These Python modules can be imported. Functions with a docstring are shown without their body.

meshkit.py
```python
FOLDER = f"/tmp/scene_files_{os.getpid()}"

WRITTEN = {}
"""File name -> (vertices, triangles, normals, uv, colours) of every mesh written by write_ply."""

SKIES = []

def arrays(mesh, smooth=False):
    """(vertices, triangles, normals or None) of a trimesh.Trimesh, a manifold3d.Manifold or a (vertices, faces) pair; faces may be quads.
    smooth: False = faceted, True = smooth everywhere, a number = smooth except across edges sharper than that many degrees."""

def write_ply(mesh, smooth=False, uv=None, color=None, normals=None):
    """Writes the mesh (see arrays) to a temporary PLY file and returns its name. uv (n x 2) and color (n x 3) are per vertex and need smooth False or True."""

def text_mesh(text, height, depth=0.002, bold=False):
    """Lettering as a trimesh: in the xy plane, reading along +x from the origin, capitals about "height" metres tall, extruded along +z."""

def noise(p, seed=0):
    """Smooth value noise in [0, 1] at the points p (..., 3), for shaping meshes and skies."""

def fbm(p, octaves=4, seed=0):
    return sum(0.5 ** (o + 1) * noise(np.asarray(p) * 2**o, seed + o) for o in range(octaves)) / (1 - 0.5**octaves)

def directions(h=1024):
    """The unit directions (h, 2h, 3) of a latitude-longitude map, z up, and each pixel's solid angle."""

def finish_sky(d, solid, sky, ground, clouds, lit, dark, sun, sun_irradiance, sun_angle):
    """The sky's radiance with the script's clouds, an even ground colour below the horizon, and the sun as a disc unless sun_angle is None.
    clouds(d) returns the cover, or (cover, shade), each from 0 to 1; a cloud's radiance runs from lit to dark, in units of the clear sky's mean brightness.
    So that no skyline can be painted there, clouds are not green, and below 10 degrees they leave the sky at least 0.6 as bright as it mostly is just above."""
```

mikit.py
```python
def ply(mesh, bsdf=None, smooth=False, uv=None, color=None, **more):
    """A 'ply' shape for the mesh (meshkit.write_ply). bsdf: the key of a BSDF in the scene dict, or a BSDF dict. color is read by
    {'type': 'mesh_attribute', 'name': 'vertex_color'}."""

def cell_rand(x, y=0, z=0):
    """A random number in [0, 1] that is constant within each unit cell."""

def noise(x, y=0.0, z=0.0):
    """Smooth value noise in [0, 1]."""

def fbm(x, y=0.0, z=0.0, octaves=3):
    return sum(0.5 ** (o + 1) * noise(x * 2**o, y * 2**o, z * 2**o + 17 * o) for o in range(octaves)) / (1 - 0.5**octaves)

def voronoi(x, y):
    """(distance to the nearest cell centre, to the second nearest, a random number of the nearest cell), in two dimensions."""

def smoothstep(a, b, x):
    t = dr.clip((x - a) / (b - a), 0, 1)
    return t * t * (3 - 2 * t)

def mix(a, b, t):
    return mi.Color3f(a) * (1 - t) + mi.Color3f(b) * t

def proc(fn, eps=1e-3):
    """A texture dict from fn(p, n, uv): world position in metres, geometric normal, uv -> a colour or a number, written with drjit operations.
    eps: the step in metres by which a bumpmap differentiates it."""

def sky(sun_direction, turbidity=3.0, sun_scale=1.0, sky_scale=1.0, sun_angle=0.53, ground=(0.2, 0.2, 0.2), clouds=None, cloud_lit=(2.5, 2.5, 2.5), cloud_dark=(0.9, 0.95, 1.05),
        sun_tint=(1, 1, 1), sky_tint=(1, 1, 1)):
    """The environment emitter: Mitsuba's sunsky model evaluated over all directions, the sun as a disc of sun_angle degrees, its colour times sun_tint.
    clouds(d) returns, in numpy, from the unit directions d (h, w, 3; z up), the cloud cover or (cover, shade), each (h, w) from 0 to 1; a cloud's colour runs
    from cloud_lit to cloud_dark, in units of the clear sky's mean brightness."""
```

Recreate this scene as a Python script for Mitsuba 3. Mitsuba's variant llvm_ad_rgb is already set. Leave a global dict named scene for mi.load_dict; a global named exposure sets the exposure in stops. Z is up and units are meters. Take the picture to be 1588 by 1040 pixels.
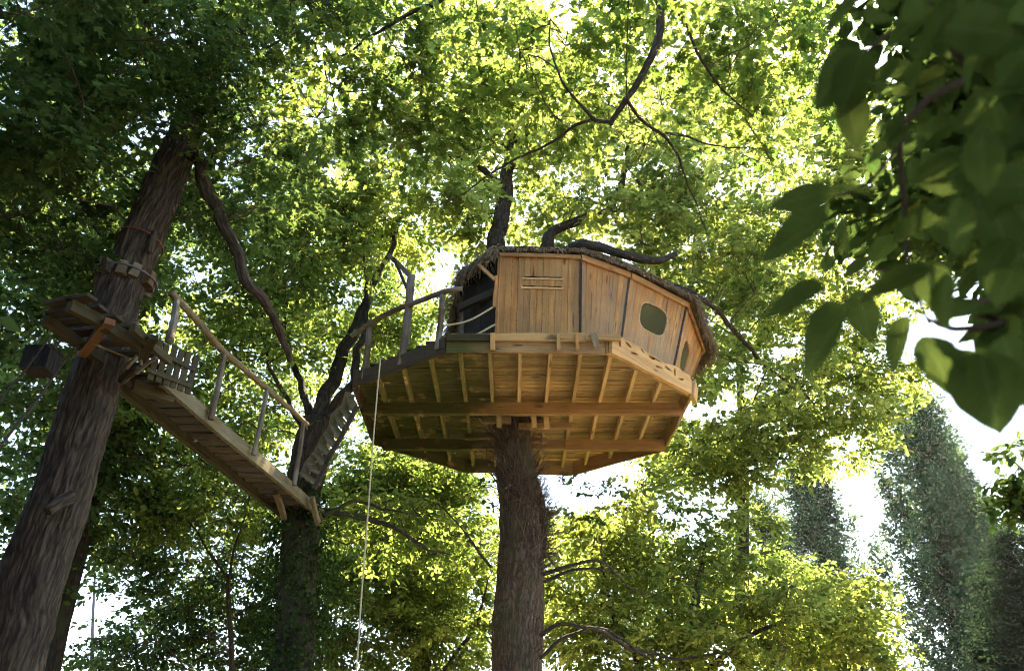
import math, random
import numpy as np, trimesh, shapely, shapely.geometry as sg
import drjit as dr, mitsuba as mi, mikit, meshkit
from mikit import proc, noise, fbm, cell_rand, smoothstep, mix

T = mi.ScalarTransform4f
scene, labels = {}, {}

# ------------------------------------------------------------------ camera, light, exposure
EYE, PITCH = (0.0, 0.0, 1.6), math.radians(28)
scene['camera'] = {'type': 'thinlens', 'fov': 62.83, 'fov_axis': 'x', 'near_clip': 0.05, 'far_clip': 3000.0,
                   'aperture_radius': 0.0042, 'focus_distance': 16.0,
                   'to_world': T().look_at(origin=EYE, target=(0, math.cos(PITCH), EYE[2] + math.sin(PITCH)), up=(0, 0, 1))}
SUN_AZ, SUN_EL = math.radians(25), math.radians(54)
scene['sky'] = mikit.sky((math.sin(SUN_AZ) * math.cos(SUN_EL), math.cos(SUN_AZ) * math.cos(SUN_EL), math.sin(SUN_EL)),
                         turbidity=4.0, sun_tint=(1.0, 0.95, 0.84), ground=(0.16, 0.14, 0.10), sky_scale=0.6, sky_tint=(1.06, 1.0, 0.90))
exposure = 5.3

rng = np.random.default_rng(11)
A = np.array

# ------------------------------------------------------------------ materials (all procedural)
PIECE = 4.0          # every board's texture square starts at its own multiple of this, so each has its own tone

def wood(dark, light, moss=0.0, tone=0.5, grey=0.0, fade=0.0, algae=(0.070, 0.070, 0.017)):
    def f(p, n, uv):
        k = dr.floor(uv.x / PIECE)
        u, v = uv.x - k * PIECE, uv.y
        r, r2, r3 = cell_rand(k, 3), cell_rand(k, 7), cell_rand(k, 12)
        streak = fbm(u * 110 + r * 50, v * 4 + r2 * 31, 0, 3)
        ring = noise(u * 26 + 5 * fbm(u * 5, v * 0.9 + r * 9, r2 * 7, 2), v * 0.7, r * 9)
        c = mix(dark, light, dr.clip(0.62 * streak + 0.5 * ring - 0.06, 0, 1)) * (1 - tone / 2 + tone * r)
        c = mix(c, mi.Color3f(c.x * 1.1, c.y * 0.94, c.z * 0.8), r3)
        knot = noise(u * 14 + 40 * r, v * 2.6 + 20 * r2, 3)
        c = c * (1 - 0.65 * smoothstep(0.84, 0.95, knot))
        stain = fbm(p.x * 1.4, p.y * 1.4, p.z * 1.9, 4)
        c = c * (0.62 + 0.76 * stain)
        if grey:
            c = mix(c, mi.Color3f(0.24, 0.215, 0.175) * (0.6 + 0.8 * streak), grey * smoothstep(0.3, 0.65, fbm(p.x * 2.2 + 9, p.y * 2.2, p.z * 2.2, 3)))
        if fade:      # rain-bleached foot of the boards
            c = mix(c, mi.Color3f(0.31, 0.25, 0.165) * (0.7 + 0.6 * streak), fade * smoothstep(9.9, 8.5, p.z + 1.1 * (r - 0.5)) * (0.35 + 0.65 * smoothstep(0.6, 2.6, p.x)))
        if moss:      # algae: the damp west half of the deck is green
            m = moss * smoothstep(0.35, -1.1, p.x + 1.2 * (fbm(p.x * 1.6, p.y * 1.6, p.z * 3, 3) - 0.5)) * smoothstep(0.05, 0.45, fbm(p.x * 5, p.y * 5, p.z * 5, 3))
            c = mix(c, mi.Color3f(algae) * (0.45 + 0.9 * streak), dr.clip(1.25 * m, 0, 1))
        return c
    return {'type': 'twosided', 'bsdf': {'type': 'principled', 'base_color': proc(f), 'roughness': 0.72, 'specular': 0.25}}

def bark(dark, light, f_u=55.0, f_v=5.0, green=0.0, scale=0.012):
    def h(p, n, uv):
        w = fbm(uv.x * 3, uv.y * 2.2, 0, 3)
        a = fbm(uv.x * f_u + 5.0 * w, uv.y * f_v + 1.5 * w, 2.0, 3)
        return dr.abs(a - 0.5) * 2.4
    def f(p, n, uv):
        a = h(p, n, uv)
        c = mix(dark, light, smoothstep(-0.2, 0.7, a) * (0.5 + 0.6 * fbm(uv.x * 2, uv.y * 1.3, 5, 3)))
        c = c * (0.7 + 0.6 * fbm(uv.x * 60, uv.y * 22, 1, 2))
        if green:
            c = mix(c, mi.Color3f(0.055, 0.065, 0.022), green * smoothstep(0.42, 0.66, fbm(p.x * 2.4, p.y * 2.4, p.z * 1.2, 3)))
        return c
    return {'type': 'bumpmap', 'arbitrary': proc(h, 0.004), 'scale': scale,
            'bsdf': {'type': 'twosided', 'bsdf': {'type': 'principled', 'base_color': proc(f), 'roughness': 0.85, 'specular': 0.2}}}

def plain(rgb, rough=0.8, var=0.5, freq=9.0):
    def f(p, n, uv):
        return mi.Color3f(rgb) * (1 - var / 2 + var * fbm(p.x * freq, p.y * freq, p.z * freq, 3))
    return {'type': 'twosided', 'bsdf': {'type': 'principled', 'base_color': proc(f), 'roughness': rough, 'specular': 0.2}}

def leaf_bsdf(trans, rough=0.42, eta=1.45):
    return {'type': 'principledthin', 'base_color': {'type': 'mesh_attribute', 'name': 'vertex_color'}, 'roughness': rough,
            'diff_trans': trans, 'spec_trans': 0.0, 'eta': eta, 'sheen': 0.0}

def big_leaf(p, n, uv):
    """uv.x across from -1 to 1, uv.y along from 0 to 1: midrib and side veins a little paler."""
    rib = smoothstep(0.06, 0.015, dr.abs(uv.x))
    s = (uv.y - 0.33 * dr.abs(uv.x)) * 10
    side = smoothstep(0.13, 0.04, dr.abs(s - dr.round(s))) * 0.5
    c = mi.Color3f(0.056, 0.09, 0.020) * (0.75 + 0.5 * fbm(p.x * 30, p.y * 30, p.z * 30, 3))
    return mix(c, mi.Color3f(0.09, 0.125, 0.04), dr.maximum(rib, side) * 0.95)

MATERIALS = dict(
    siding=wood((0.175, 0.085, 0.028), (0.43, 0.245, 0.085), tone=0.34, fade=0.5),
    trim=wood((0.195, 0.100, 0.036), (0.454, 0.271, 0.118), tone=0.3),
    live_edge=wood((0.248, 0.140, 0.053), (0.554, 0.363, 0.158), tone=0.3),
    floor_wood=wood((0.173, 0.109, 0.045), (0.463, 0.343, 0.159), moss=0.85, tone=0.4),
    joist_wood=wood((0.284, 0.189, 0.086), (0.665, 0.522, 0.274), moss=0.75, tone=0.3, algae=(0.135, 0.130, 0.035)),
    beam_wood=wood((0.168, 0.110, 0.055), (0.438, 0.304, 0.152), moss=0.8, tone=0.2),
    weathered=wood((0.044, 0.031, 0.019), (0.133, 0.098, 0.062), tone=0.4, grey=0.6),
    bridge_wood=wood((0.081, 0.056, 0.027), (0.242, 0.186, 0.101), moss=0.35, tone=0.4, grey=0.45),
    mossy_wood=wood((0.022, 0.019, 0.006), (0.074, 0.064, 0.025), tone=0.5),
    brace_wood=wood((0.07, 0.032, 0.013), (0.19, 0.095, 0.04), tone=0.3),
    plank_grey=wood((0.026, 0.022, 0.017), (0.112, 0.094, 0.068), tone=0.5),
    shaded_wood=wood((0.006, 0.005, 0.005), (0.021, 0.017, 0.012), tone=0.4),  # near-black boards: the porch and box shade is put into the colour
    grey_wood=wood((0.028, 0.022, 0.015), (0.085, 0.065, 0.041), tone=0.4),
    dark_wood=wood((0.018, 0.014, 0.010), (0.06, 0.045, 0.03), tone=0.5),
    bark_brown=bark((0.017, 0.012, 0.009), (0.085, 0.064, 0.044), f_u=30, f_v=3.2, scale=0.010),
    bark_host=bark((0.025, 0.017, 0.011), (0.119, 0.081, 0.053), f_u=30, f_v=5.0, green=0.25),
    bark_dark=bark((0.010, 0.008, 0.006), (0.064, 0.051, 0.036), green=0.45),
    branch_bark=bark((0.011, 0.009, 0.006), (0.061, 0.047, 0.033), f_u=40, f_v=9, scale=0.004),
    twig=plain((0.050, 0.036, 0.024)),
    shoot=plain((0.115, 0.068, 0.043), var=0.8),
    straw=plain((0.21, 0.165, 0.105), var=0.9, freq=14),
    thatch=plain((0.085, 0.062, 0.038), var=0.9, freq=11),
    rope=plain((0.50, 0.43, 0.27), var=0.4, freq=60),
    cable=plain((0.05, 0.04, 0.03), var=0.3),
    red_cord=plain((0.20, 0.06, 0.035), var=0.8, freq=5),
    steel=plain((0.12, 0.12, 0.13), 0.5, 0.3),
    lining=plain((0.02, 0.016, 0.012), 0.9, 0.4),
)
scene.update(MATERIALS)
scene['leaf'] = leaf_bsdf(1.5)
scene['far_leaf'] = leaf_bsdf(0.9, 0.9, 1.1)
scene['near_leaf'] = {'type': 'principledthin', 'base_color': proc(big_leaf), 'roughness': 0.5, 'diff_trans': 1.1, 'spec_trans': 0.0, 'eta': 1.4}
scene['window_glass'] = {'type': 'twosided', 'bsdf': {'type': 'principled', 'base_color': {'type': 'rgb', 'value': [0.055, 0.05, 0.026]}, 'roughness': 0.02, 'specular': 0.6}}

def forest_floor(p, n, uv):
    a = fbm(p.x * 0.7, p.y * 0.7, 0, 4)
    c = mix((0.26, 0.225, 0.15), (0.47, 0.415, 0.30), fbm(p.x * 5, p.y * 5, 3, 3))
    c = mix(c, (0.10, 0.14, 0.045), smoothstep(0.52, 0.68, a) * 0.7)
    off_bounce = smoothstep(6.5, 11.0, dr.sqrt(dr.square(p.x - 3) + dr.square(p.y - 12.5)) + 4 * (a - 0.5))   # darker around a pale patch added to bounce light under the deck
    return mix(c, (0.055, 0.043, 0.030), off_bounce)
scene['floor_soil'] = {'type': 'twosided', 'bsdf': {'type': 'diffuse', 'reflectance': proc(forest_floor)}}

# ------------------------------------------------------------------ helpers
def numbered(key):
    if key not in scene and key not in labels:
        return key
    k = 1
    while f'{key}_{k:03d}' in scene or f'{key}_{k:03d}' in labels:
        k += 1
    return f'{key}_{k:03d}'

def thing(name, label, cat, group=None, kind=None):
    key = numbered(name)
    labels[key] = {'label': label, 'category': cat}
    if group: labels[key]['group'] = group
    if kind: labels[key]['kind'] = kind
    return key

def part(parent, name, mesh, bsdf, smooth=False, uv=None, color=None, label=None, kind=None, **more):
    key = numbered(f'{parent}__{name}' if parent else name)
    scene[key] = mikit.ply(mesh, bsdf, smooth=smooth, uv=uv, color=color, **more)
    if label or kind:
        labels[key] = {}
        if label: labels[key]['label'] = label
        if kind: labels[key]['kind'] = kind
    return key

def unit(v):
    v = np.asarray(v, float)
    return v / (np.linalg.norm(v, axis=-1, keepdims=True) + 1e-12)

pieces = [0]
def board_mesh(p0, p1, w, h, up=(0, 0, 1), seg=3, warp=0.006, w1=None, h1=None):
    """A sawn board from p0 to p1, w wide and h deep, a little bowed and out of square."""
    p0, p1 = A(p0, float), A(p1, float)
    L = np.linalg.norm(p1 - p0)
    d = unit(p1 - p0)
    x = unit(np.cross(d, up)); z = np.cross(x, d)
    w1, h1 = w1 or w, h1 or h
    pieces[0] += 1
    base = pieces[0] * PIECE + 0.2
    v, uv, f = [], [], []
    t = np.linspace(0, 1, seg + 1)
    mid = p0 + (p1 - p0) * t[:, None] + rng.normal(0, warp, (seg + 1, 1)) * x + rng.normal(0, warp, (seg + 1, 1)) * z
    ww, hh = (w + (w1 - w) * t) / 2, (h + (h1 - h) * t) / 2
    c = [mid + sx * ww[:, None] * x + sz * hh[:, None] * z for sx, sz in ((-1, -1), (1, -1), (1, 1), (-1, 1))]
    for k in range(4):
        a, b = c[k], c[(k + 1) % 4]
        n0 = len(v)
        wide = w if k % 2 == 0 else h
        for i in range(seg + 1):
            v += [a[i], b[i]]; uv += [[base + k * 0.6, t[i] * L], [base + k * 0.6 + wide, t[i] * L]]
        for i in range(seg):
            q = n0 + 2 * i
            f += [[q, q + 1, q + 3], [q, q + 3, q + 2]]
    for i, o in ((0, 1), (seg, -1)):
        n0 = len(v)
        for k in range(4):
            v.append(c[k][i]); uv.append([base + (k in (1, 2)) * w, (k > 1) * h])
        f += [[n0, n0 + 2, n0 + 1], [n0, n0 + 3, n0 + 2]] if o > 0 else [[n0, n0 + 1, n0 + 2], [n0, n0 + 2, n0 + 3]]
    return (A(v), A(f)), A(uv)

def board(parent, name, p0, p1, w, h, bsdf, label=None, **k):
    m, uv = board_mesh(p0, p1, w, h, **k)
    return part(parent, name, m, bsdf, uv=uv, label=label)

def slab(parent, name, poly, to_world, depth, bsdf, label=None, grain=0):
    """A flat outline (x, y in metres) sawn from a plank 'depth' thick; to_world maps (x, y, out) rows to points."""
    m = trimesh.creation.extrude_polygon(poly, depth, engine='earcut')
    v = A(m.vertices)
    pieces[0] += 1
    uv = np.stack([v[:, 1 - grain] + pieces[0] * PIECE + 0.5, v[:, grain] + 2], 1)
    return part(parent, name, (to_world(v), A(m.faces)), bsdf, uv=uv, label=label)

def curve(points, radii=None, step=0.25):
    """Catmull-Rom through the points, with radii."""
    p = A(points, float); n = len(p)
    r = np.full(n, 0.02) if radii is None else np.interp(np.linspace(0, 1, n), np.linspace(0, 1, len(radii)), radii)
    e = np.vstack([2 * p[0] - p[1], p, 2 * p[-1] - p[-2]])
    out, rr = [], []
    for i in range(n - 1):
        a, b, c, d = e[i:i + 4]
        k = max(2, int(np.linalg.norm(c - b) / step))
        t = np.linspace(0, 1, k, endpoint=False)[:, None]
        out.append(0.5 * (2 * b + (c - a) * t + (2 * a - 5 * b + 4 * c - d) * t ** 2 + (3 * b - a - 3 * c + d) * t ** 3))
        rr.append(r[i] + (r[i + 1] - r[i]) * t[:, 0])
    return np.vstack(out + [p[-1:]]), np.concatenate(rr + [r[-1:]])

def tube_mesh(p, r, sides=8, rough=0.0, seed=0, freq=6.0, cap=True):
    """A round member along p; 'rough' displaces its skin in long ridges."""
    p, r = A(p, float), np.broadcast_to(A(r, float), (len(p),))
    t = unit(np.gradient(p, axis=0))
    a = np.zeros_like(p); ref = A([0, 0, 1.0]) if abs(t[0][2]) < 0.8 else A([1.0, 0, 0])
    for i in range(len(p)):
        ref = ref - t[i] * (ref @ t[i]); ref = unit(ref); a[i] = ref
    b = np.cross(t, a)
    ang = np.linspace(0, 2 * np.pi, sides + 1)
    s = np.r_[0, np.cumsum(np.linalg.norm(np.diff(p, axis=0), axis=1))]
    dirs = np.cos(ang)[None, :, None] * a[:, None] + np.sin(ang)[None, :, None] * b[:, None]
    rad = np.repeat(r[:, None], sides + 1, 1)
    if rough:
        q = np.stack(np.broadcast_arrays(np.cos(ang)[None] * r[:, None] * freq, np.sin(ang)[None] * r[:, None] * freq, s[:, None] * freq * 0.13), -1)
        ridge = np.abs(meshkit.fbm(q * 1.6, 3, seed) - 0.5) * 2
        lump = meshkit.fbm(np.stack(np.broadcast_arrays(np.cos(ang)[None] * 1.3, np.sin(ang)[None] * 1.3, s[:, None] * 1.1), -1), 3, seed + 5) - 0.5
        rad = rad + rough * (ridge - 0.35) + lump * rad * 0.28
    v = p[:, None] + dirs * rad[..., None]
    uv = np.stack(np.broadcast_arrays(ang[None] * r.mean(), s[:, None]), -1).reshape(-1, 2)
    n = sides + 1
    i, j = np.meshgrid(np.arange(len(p) - 1), np.arange(sides), indexing='ij')
    q = np.stack([i * n + j, i * n + j + 1, (i + 1) * n + j + 1, (i + 1) * n + j], -1).reshape(-1, 4)
    f = np.vstack([q[:, [0, 1, 2]], q[:, [0, 2, 3]]])
    v = v.reshape(-1, 3)
    if cap:
        k = len(v); v = np.vstack([v, p[0], p[-1]]); uv = np.vstack([uv, [0, 0], [0, s[-1]]])
        j = np.arange(sides); e = (len(p) - 1) * n
        f = np.vstack([f, np.stack([j + 1, j, j * 0 + k], 1), np.stack([e + j, e + j + 1, j * 0 + k + 1], 1)])
    return (v, f), uv

def limb(parent, name, pts, radii, bsdf, sides=10, step=0.2, rough=0.0, seed=0, label=None, freq=6.0, bend=0.0):
    p, r = curve(pts, radii, step)
    if bend:
        q = np.stack([np.arange(len(p)) * 0.33 + seed, np.zeros(len(p)), np.zeros(len(p))], 1)
        p = p + bend * np.stack([meshkit.fbm(q, 2, seed + k) - 0.5 for k in (1, 2, 3)], 1)
    m, uv = tube_mesh(p, r, sides, rough, seed, freq)
    return part(parent, name, m, bsdf, smooth=True, uv=uv, label=label), p, r

def straws(starts, dirs, lengths, width, seed, droop=0.3):
    """Many thin blades in one mesh: three-sided, tapering, bending downwards."""
    g = np.random.default_rng(seed)
    n = len(starts)
    d = unit(dirs); side = unit(np.cross(d, g.normal(size=(n, 3)))); up = np.cross(side, d)
    L = A(lengths)[:, None]
    p1 = starts + d * L * 0.5
    p2 = starts + d * L + A([0, 0, -1.0]) * L * droop + g.normal(0, 0.08, (n, 3)) * L
    rows = []
    for p, w in ((starts, width), (p1, width * 0.8), (p2, width * 0.25)):
        for k in range(3):
            a = k * 2.0944
            rows.append(p + w * (math.cos(a) * side + math.sin(a) * up))
    v = np.stack(rows, 1).reshape(-1, 3)
    f = []
    for s in (0, 3):
        for k in range(3):
            a, b = s + k, s + (k + 1) % 3
            f += [[a, b, b + 3], [a, b + 3, a + 3]]
    f = (A(f)[None] + (np.arange(n) * 9)[:, None, None]).reshape(-1, 3)
    return v, f

# ------------------------------------------------------------------ the air: thin sunlit haze among the trees
scene['air'] = {'type': 'homogeneous', 'albedo': 0.96, 'sigma_t': 0.00013, 'phase': {'type': 'hg', 'g': 0.65}}
scene['haze'] = {'type': 'cube', 'to_world': T().translate((0, 0, 20)).scale((262, 262, 22)), 'bsdf': {'type': 'null'}, 'interior': {'type': 'ref', 'id': 'air'}}
labels['haze'] = {'label': 'thin bright haze in the air between the trees', 'category': 'haze', 'kind': 'stuff'}
scene['camera']['medium'] = {'type': 'ref', 'id': 'air'}

# ------------------------------------------------------------------ the ground
def ground():
    n = 90
    r = np.r_[0, np.geomspace(1.0, 255, n)]
    a = np.linspace(0, 2 * np.pi, 73)[:-1]
    x, y = r[:, None] * np.cos(a), r[:, None] * np.sin(a)
    z = (meshkit.fbm(np.stack([x * 0.12, y * 0.12, x * 0], -1), 3, 4) - 0.5) * 0.5 * np.minimum(1, r[:, None] / 6)
    v = np.stack([x, y, z], -1).reshape(-1, 3)
    i, j = np.meshgrid(np.arange(n), np.arange(72), indexing='ij')
    q = np.stack([i * 72 + j, i * 72 + (j + 1) % 72, (i + 1) * 72 + (j + 1) % 72, (i + 1) * 72 + j], -1).reshape(-1, 4)
    scene['ground'] = mikit.ply((v, np.vstack([q[:, [0, 2, 1]], q[:, [0, 3, 2]]])), 'floor_soil', smooth=True)
    labels['ground'] = {'label': 'unseen woodland ground with a pale patch added to bounce light onto the deck', 'category': 'ground', 'kind': 'structure'}
ground()

# ------------------------------------------------------------------ the treehouse deck
RIM = [(-1.15, 12.83), (1.62, 12.87), (3.47, 14.75), (3.42, 17.70), (1.48, 19.40), (-1.13, 19.20), (-3.05, 17.30), (-3.0, 14.30)]
deck = thing('treehouse_deck', 'eight-sided timber deck around the central trunk, seen from underneath with joists and beams', 'deck')
outline = sg.Polygon(RIM)
HOLE = sg.Point(0.02, 16.4).buffer(0.62)

def deck_structure():
    n = len(RIM)
    for k in range(n):
        zc = 8.245 if k in (0, 1, 7) else 8.285
        a, b = A([*RIM[k], zc]), A([*RIM[(k + 1) % n], zc])
        inward = unit(A([0.15, 16.1, zc]) - (a + b) / 2) * 0.03
        d = unit(b - a)
        board(deck, 'fascia_board', a + inward + d * 0.02, b + inward - d * 0.02, 0.055, 0.29 if k in (0, 1, 7) else 0.37, 'grey_wood' if k in (6, 7) else 'beam_wood', seg=4)
    inner = outline.buffer(-0.065)
    for k, x in enumerate(np.arange(-2.53, 3.2, 0.535)):              # joists run away from the camera
        line = inner.intersection(sg.LineString([(x, 10), (x, 22)]))
        if line.is_empty: continue
        (x0, y0), (x1, y1) = line.coords
        spans = [(y0, 15.96), (16.90, y1)] if abs(x) < 0.45 else [(y0, y1)]
        for s0, s1 in spans:
            board(deck, 'joist', (x, s0, 8.335), (x, s1, 8.335), 0.062, 0.165, 'joist_wood', warp=0.004, seg=4)
    for y, x0, x1, top in ((15.42, -3.0, 3.40, 0), (17.42, -2.96, -0.42, 0), (17.46, 1.18, 3.36, 0)):
        c = inner.intersection(sg.LineString([(x0, y), (x1, y)])).coords
        board(deck, 'main_beam', (c[0][0], y, 8.14), (c[-1][0], y, 8.14), 0.13, 0.235, 'beam_wood', warp=0.004, seg=6)
    board(deck, 'main_beam', (-0.40, 17.42, 8.15), (1.16, 17.50, 8.15), 0.12, 0.20, 'beam_wood', warp=0.003)
    solid = outline.buffer(-0.03).difference(HOLE)
    y = 12.80
    while y < 19.5:                                                    # floor boards, seen from below between the joists
        w = 0.142 + 0.012 * rng.random()
        cut = solid.intersection(sg.LineString([(-4, y + w / 2), (5, y + w / 2)]))
        for g in getattr(cut, 'geoms', [cut]):
            if g.is_empty or g.length < 0.1: continue
            (x0, yy), (x1, _) = g.coords[0], g.coords[-1]
            zz = 8.436 + 0.009 * rng.random()
            if x0 < -0.5 and x1 > -0.3:          # old boards butt against newer ones over a joist
                board(deck, 'floor_board', (x0, yy, zz), (-0.393, yy, zz), w - 0.018, 0.032, 'floor_wood', warp=0.0025, seg=3)
                x0 = -0.387
            board(deck, 'floor_board', (x0, yy, zz), (x1, yy, zz), w - 0.017, 0.032, 'floor_wood', warp=0.0025, seg=4)
        y += w
    # short timbers that box in the trunk
    for x0, x1, yy, zz in ((-0.62, -0.02, 15.90, 8.10), (0.12, 1.22, 16.05, 8.03), (0.2, 1.05, 16.32, 8.06), (-1.0, -0.05, 16.62, 8.03), (-0.3, 0.75, 16.95, 8.07)):
        board(deck, 'collar_beam', (x0, yy, zz), (x1, yy + 0.05, zz + 0.02), 0.10, 0.12, 'beam_wood')
    for x, yy in ((-0.27, 15.62), (0.43, 15.62), (0.68, 15.7)):
        board(deck, 'hanger_block', (x, yy, 8.30), (x + 0.02, yy + 0.05, 7.86), 0.10, 0.09, 'joist_wood', up=(0, 1, 0))
    for x, yy in ((0.62, 16.6), (-0.55, 16.8)):
        m, uv = tube_mesh([(x, yy, 8.2), (x + 0.01, yy, 7.65)], 0.012, 5)
        part(deck, 'tie_rod', m, 'steel', uv=uv)
    # live-edge slabs along the front and the front-right side
    def wavy(L, h, seed, amp=0.05, holes=()):
        t = np.linspace(0, L, 34)
        top = h + amp * (meshkit.fbm(np.stack([t * 2.6, t * 0, t * 0], 1), 3, seed) - 0.5) * 2
        top[0] *= 0.8; top[-1] *= 0.75
        p = sg.Polygon([(0, 0), (L, 0)] + [(a, b) for a, b in zip(t[::-1], top[::-1])])
        for x, y, rx, ry, an in holes:
            e = shapely.affinity.rotate(shapely.affinity.scale(sg.Point(x, y).buffer(1, 6), rx, ry), an)
            p = p.difference(e)
        return p if p.geom_type == 'Polygon' else max(p.geoms, key=lambda g: g.area)
    def on(a, b, z, out):
        a, b = A([*a, z]), A([*b, z]); d = unit(b - a); o = unit(np.cross(d, [0, 0, 1])); up = unit(A([0, 0, 1]) + o * out)
        return lambda v: a + v[:, :1] * d + v[:, 1:2] * up + v[:, 2:3] * o
    a, b = (-0.30, 12.835), (1.28, 12.86)
    slab(deck, 'edge_slab', wavy(1.60, 0.145, 3, 0.022), on(a, b, 8.30, 0.1), 0.06, 'live_edge', 'pale orange live-edge slab along the front of the deck')
    slab(deck, 'edge_slab', wavy(0.86, 0.12, 8, 0.02), on((-1.13, 12.83), (-0.32, 12.835), 8.30, 0.05), 0.05, 'mossy_wood', 'green mossy front edge slab')
    slab(deck, 'edge_slab', wavy(0.62, 0.10, 6, 0.03), on((1.26, 12.83), (1.64, 12.84), 8.31, 0.1), 0.07, 'live_edge')
    holes = [(0.20, 0.25, 0.035, 0.075, 10), (0.44, 0.30, 0.09, 0.028, -14), (0.62, 0.20, 0.10, 0.02, 8), (0.85, 0.33, 0.06, 0.02, -30),
             (1.14, 0.30, 0.10, 0.032, 4), (1.36, 0.19, 0.12, 0.018, 6), (1.62, 0.26, 0.08, 0.02, -18), (1.86, 0.25, 0.035, 0.08, 6), (2.1, 0.19, 0.06, 0.02, 20)]
    slab(deck, 'edge_slab', wavy(2.42, 0.36, 21, 0.05, holes), on((1.66, 12.88), (3.42, 14.68), 8.09, 0.14), 0.075, 'live_edge', 'carved honey-coloured edge slab with holes along the front right side')
    slab(deck, 'edge_slab', wavy(0.42, 0.30, 33, 0.07), on((3.38, 14.64), (3.52, 15.05), 8.08, 0.2), 0.08, 'live_edge')
    for x, w in ((-0.33, 0.085), (0.80, 0.06), (1.12, 0.05)):
        board(deck, 'rim_block', (x, 12.78, 8.12), (x, 12.76, 8.42), w, 0.07, 'live_edge', up=(0, 1, 0), warp=0.002)
    board(deck, 'rim_block', (1.46, 12.76, 8.16), (1.40, 12.74, 8.40), 0.10, 0.05, 'bridge_wood', up=(0, 1, 0), label='pale sawn block at the front corner of the deck')
deck_structure()

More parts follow.
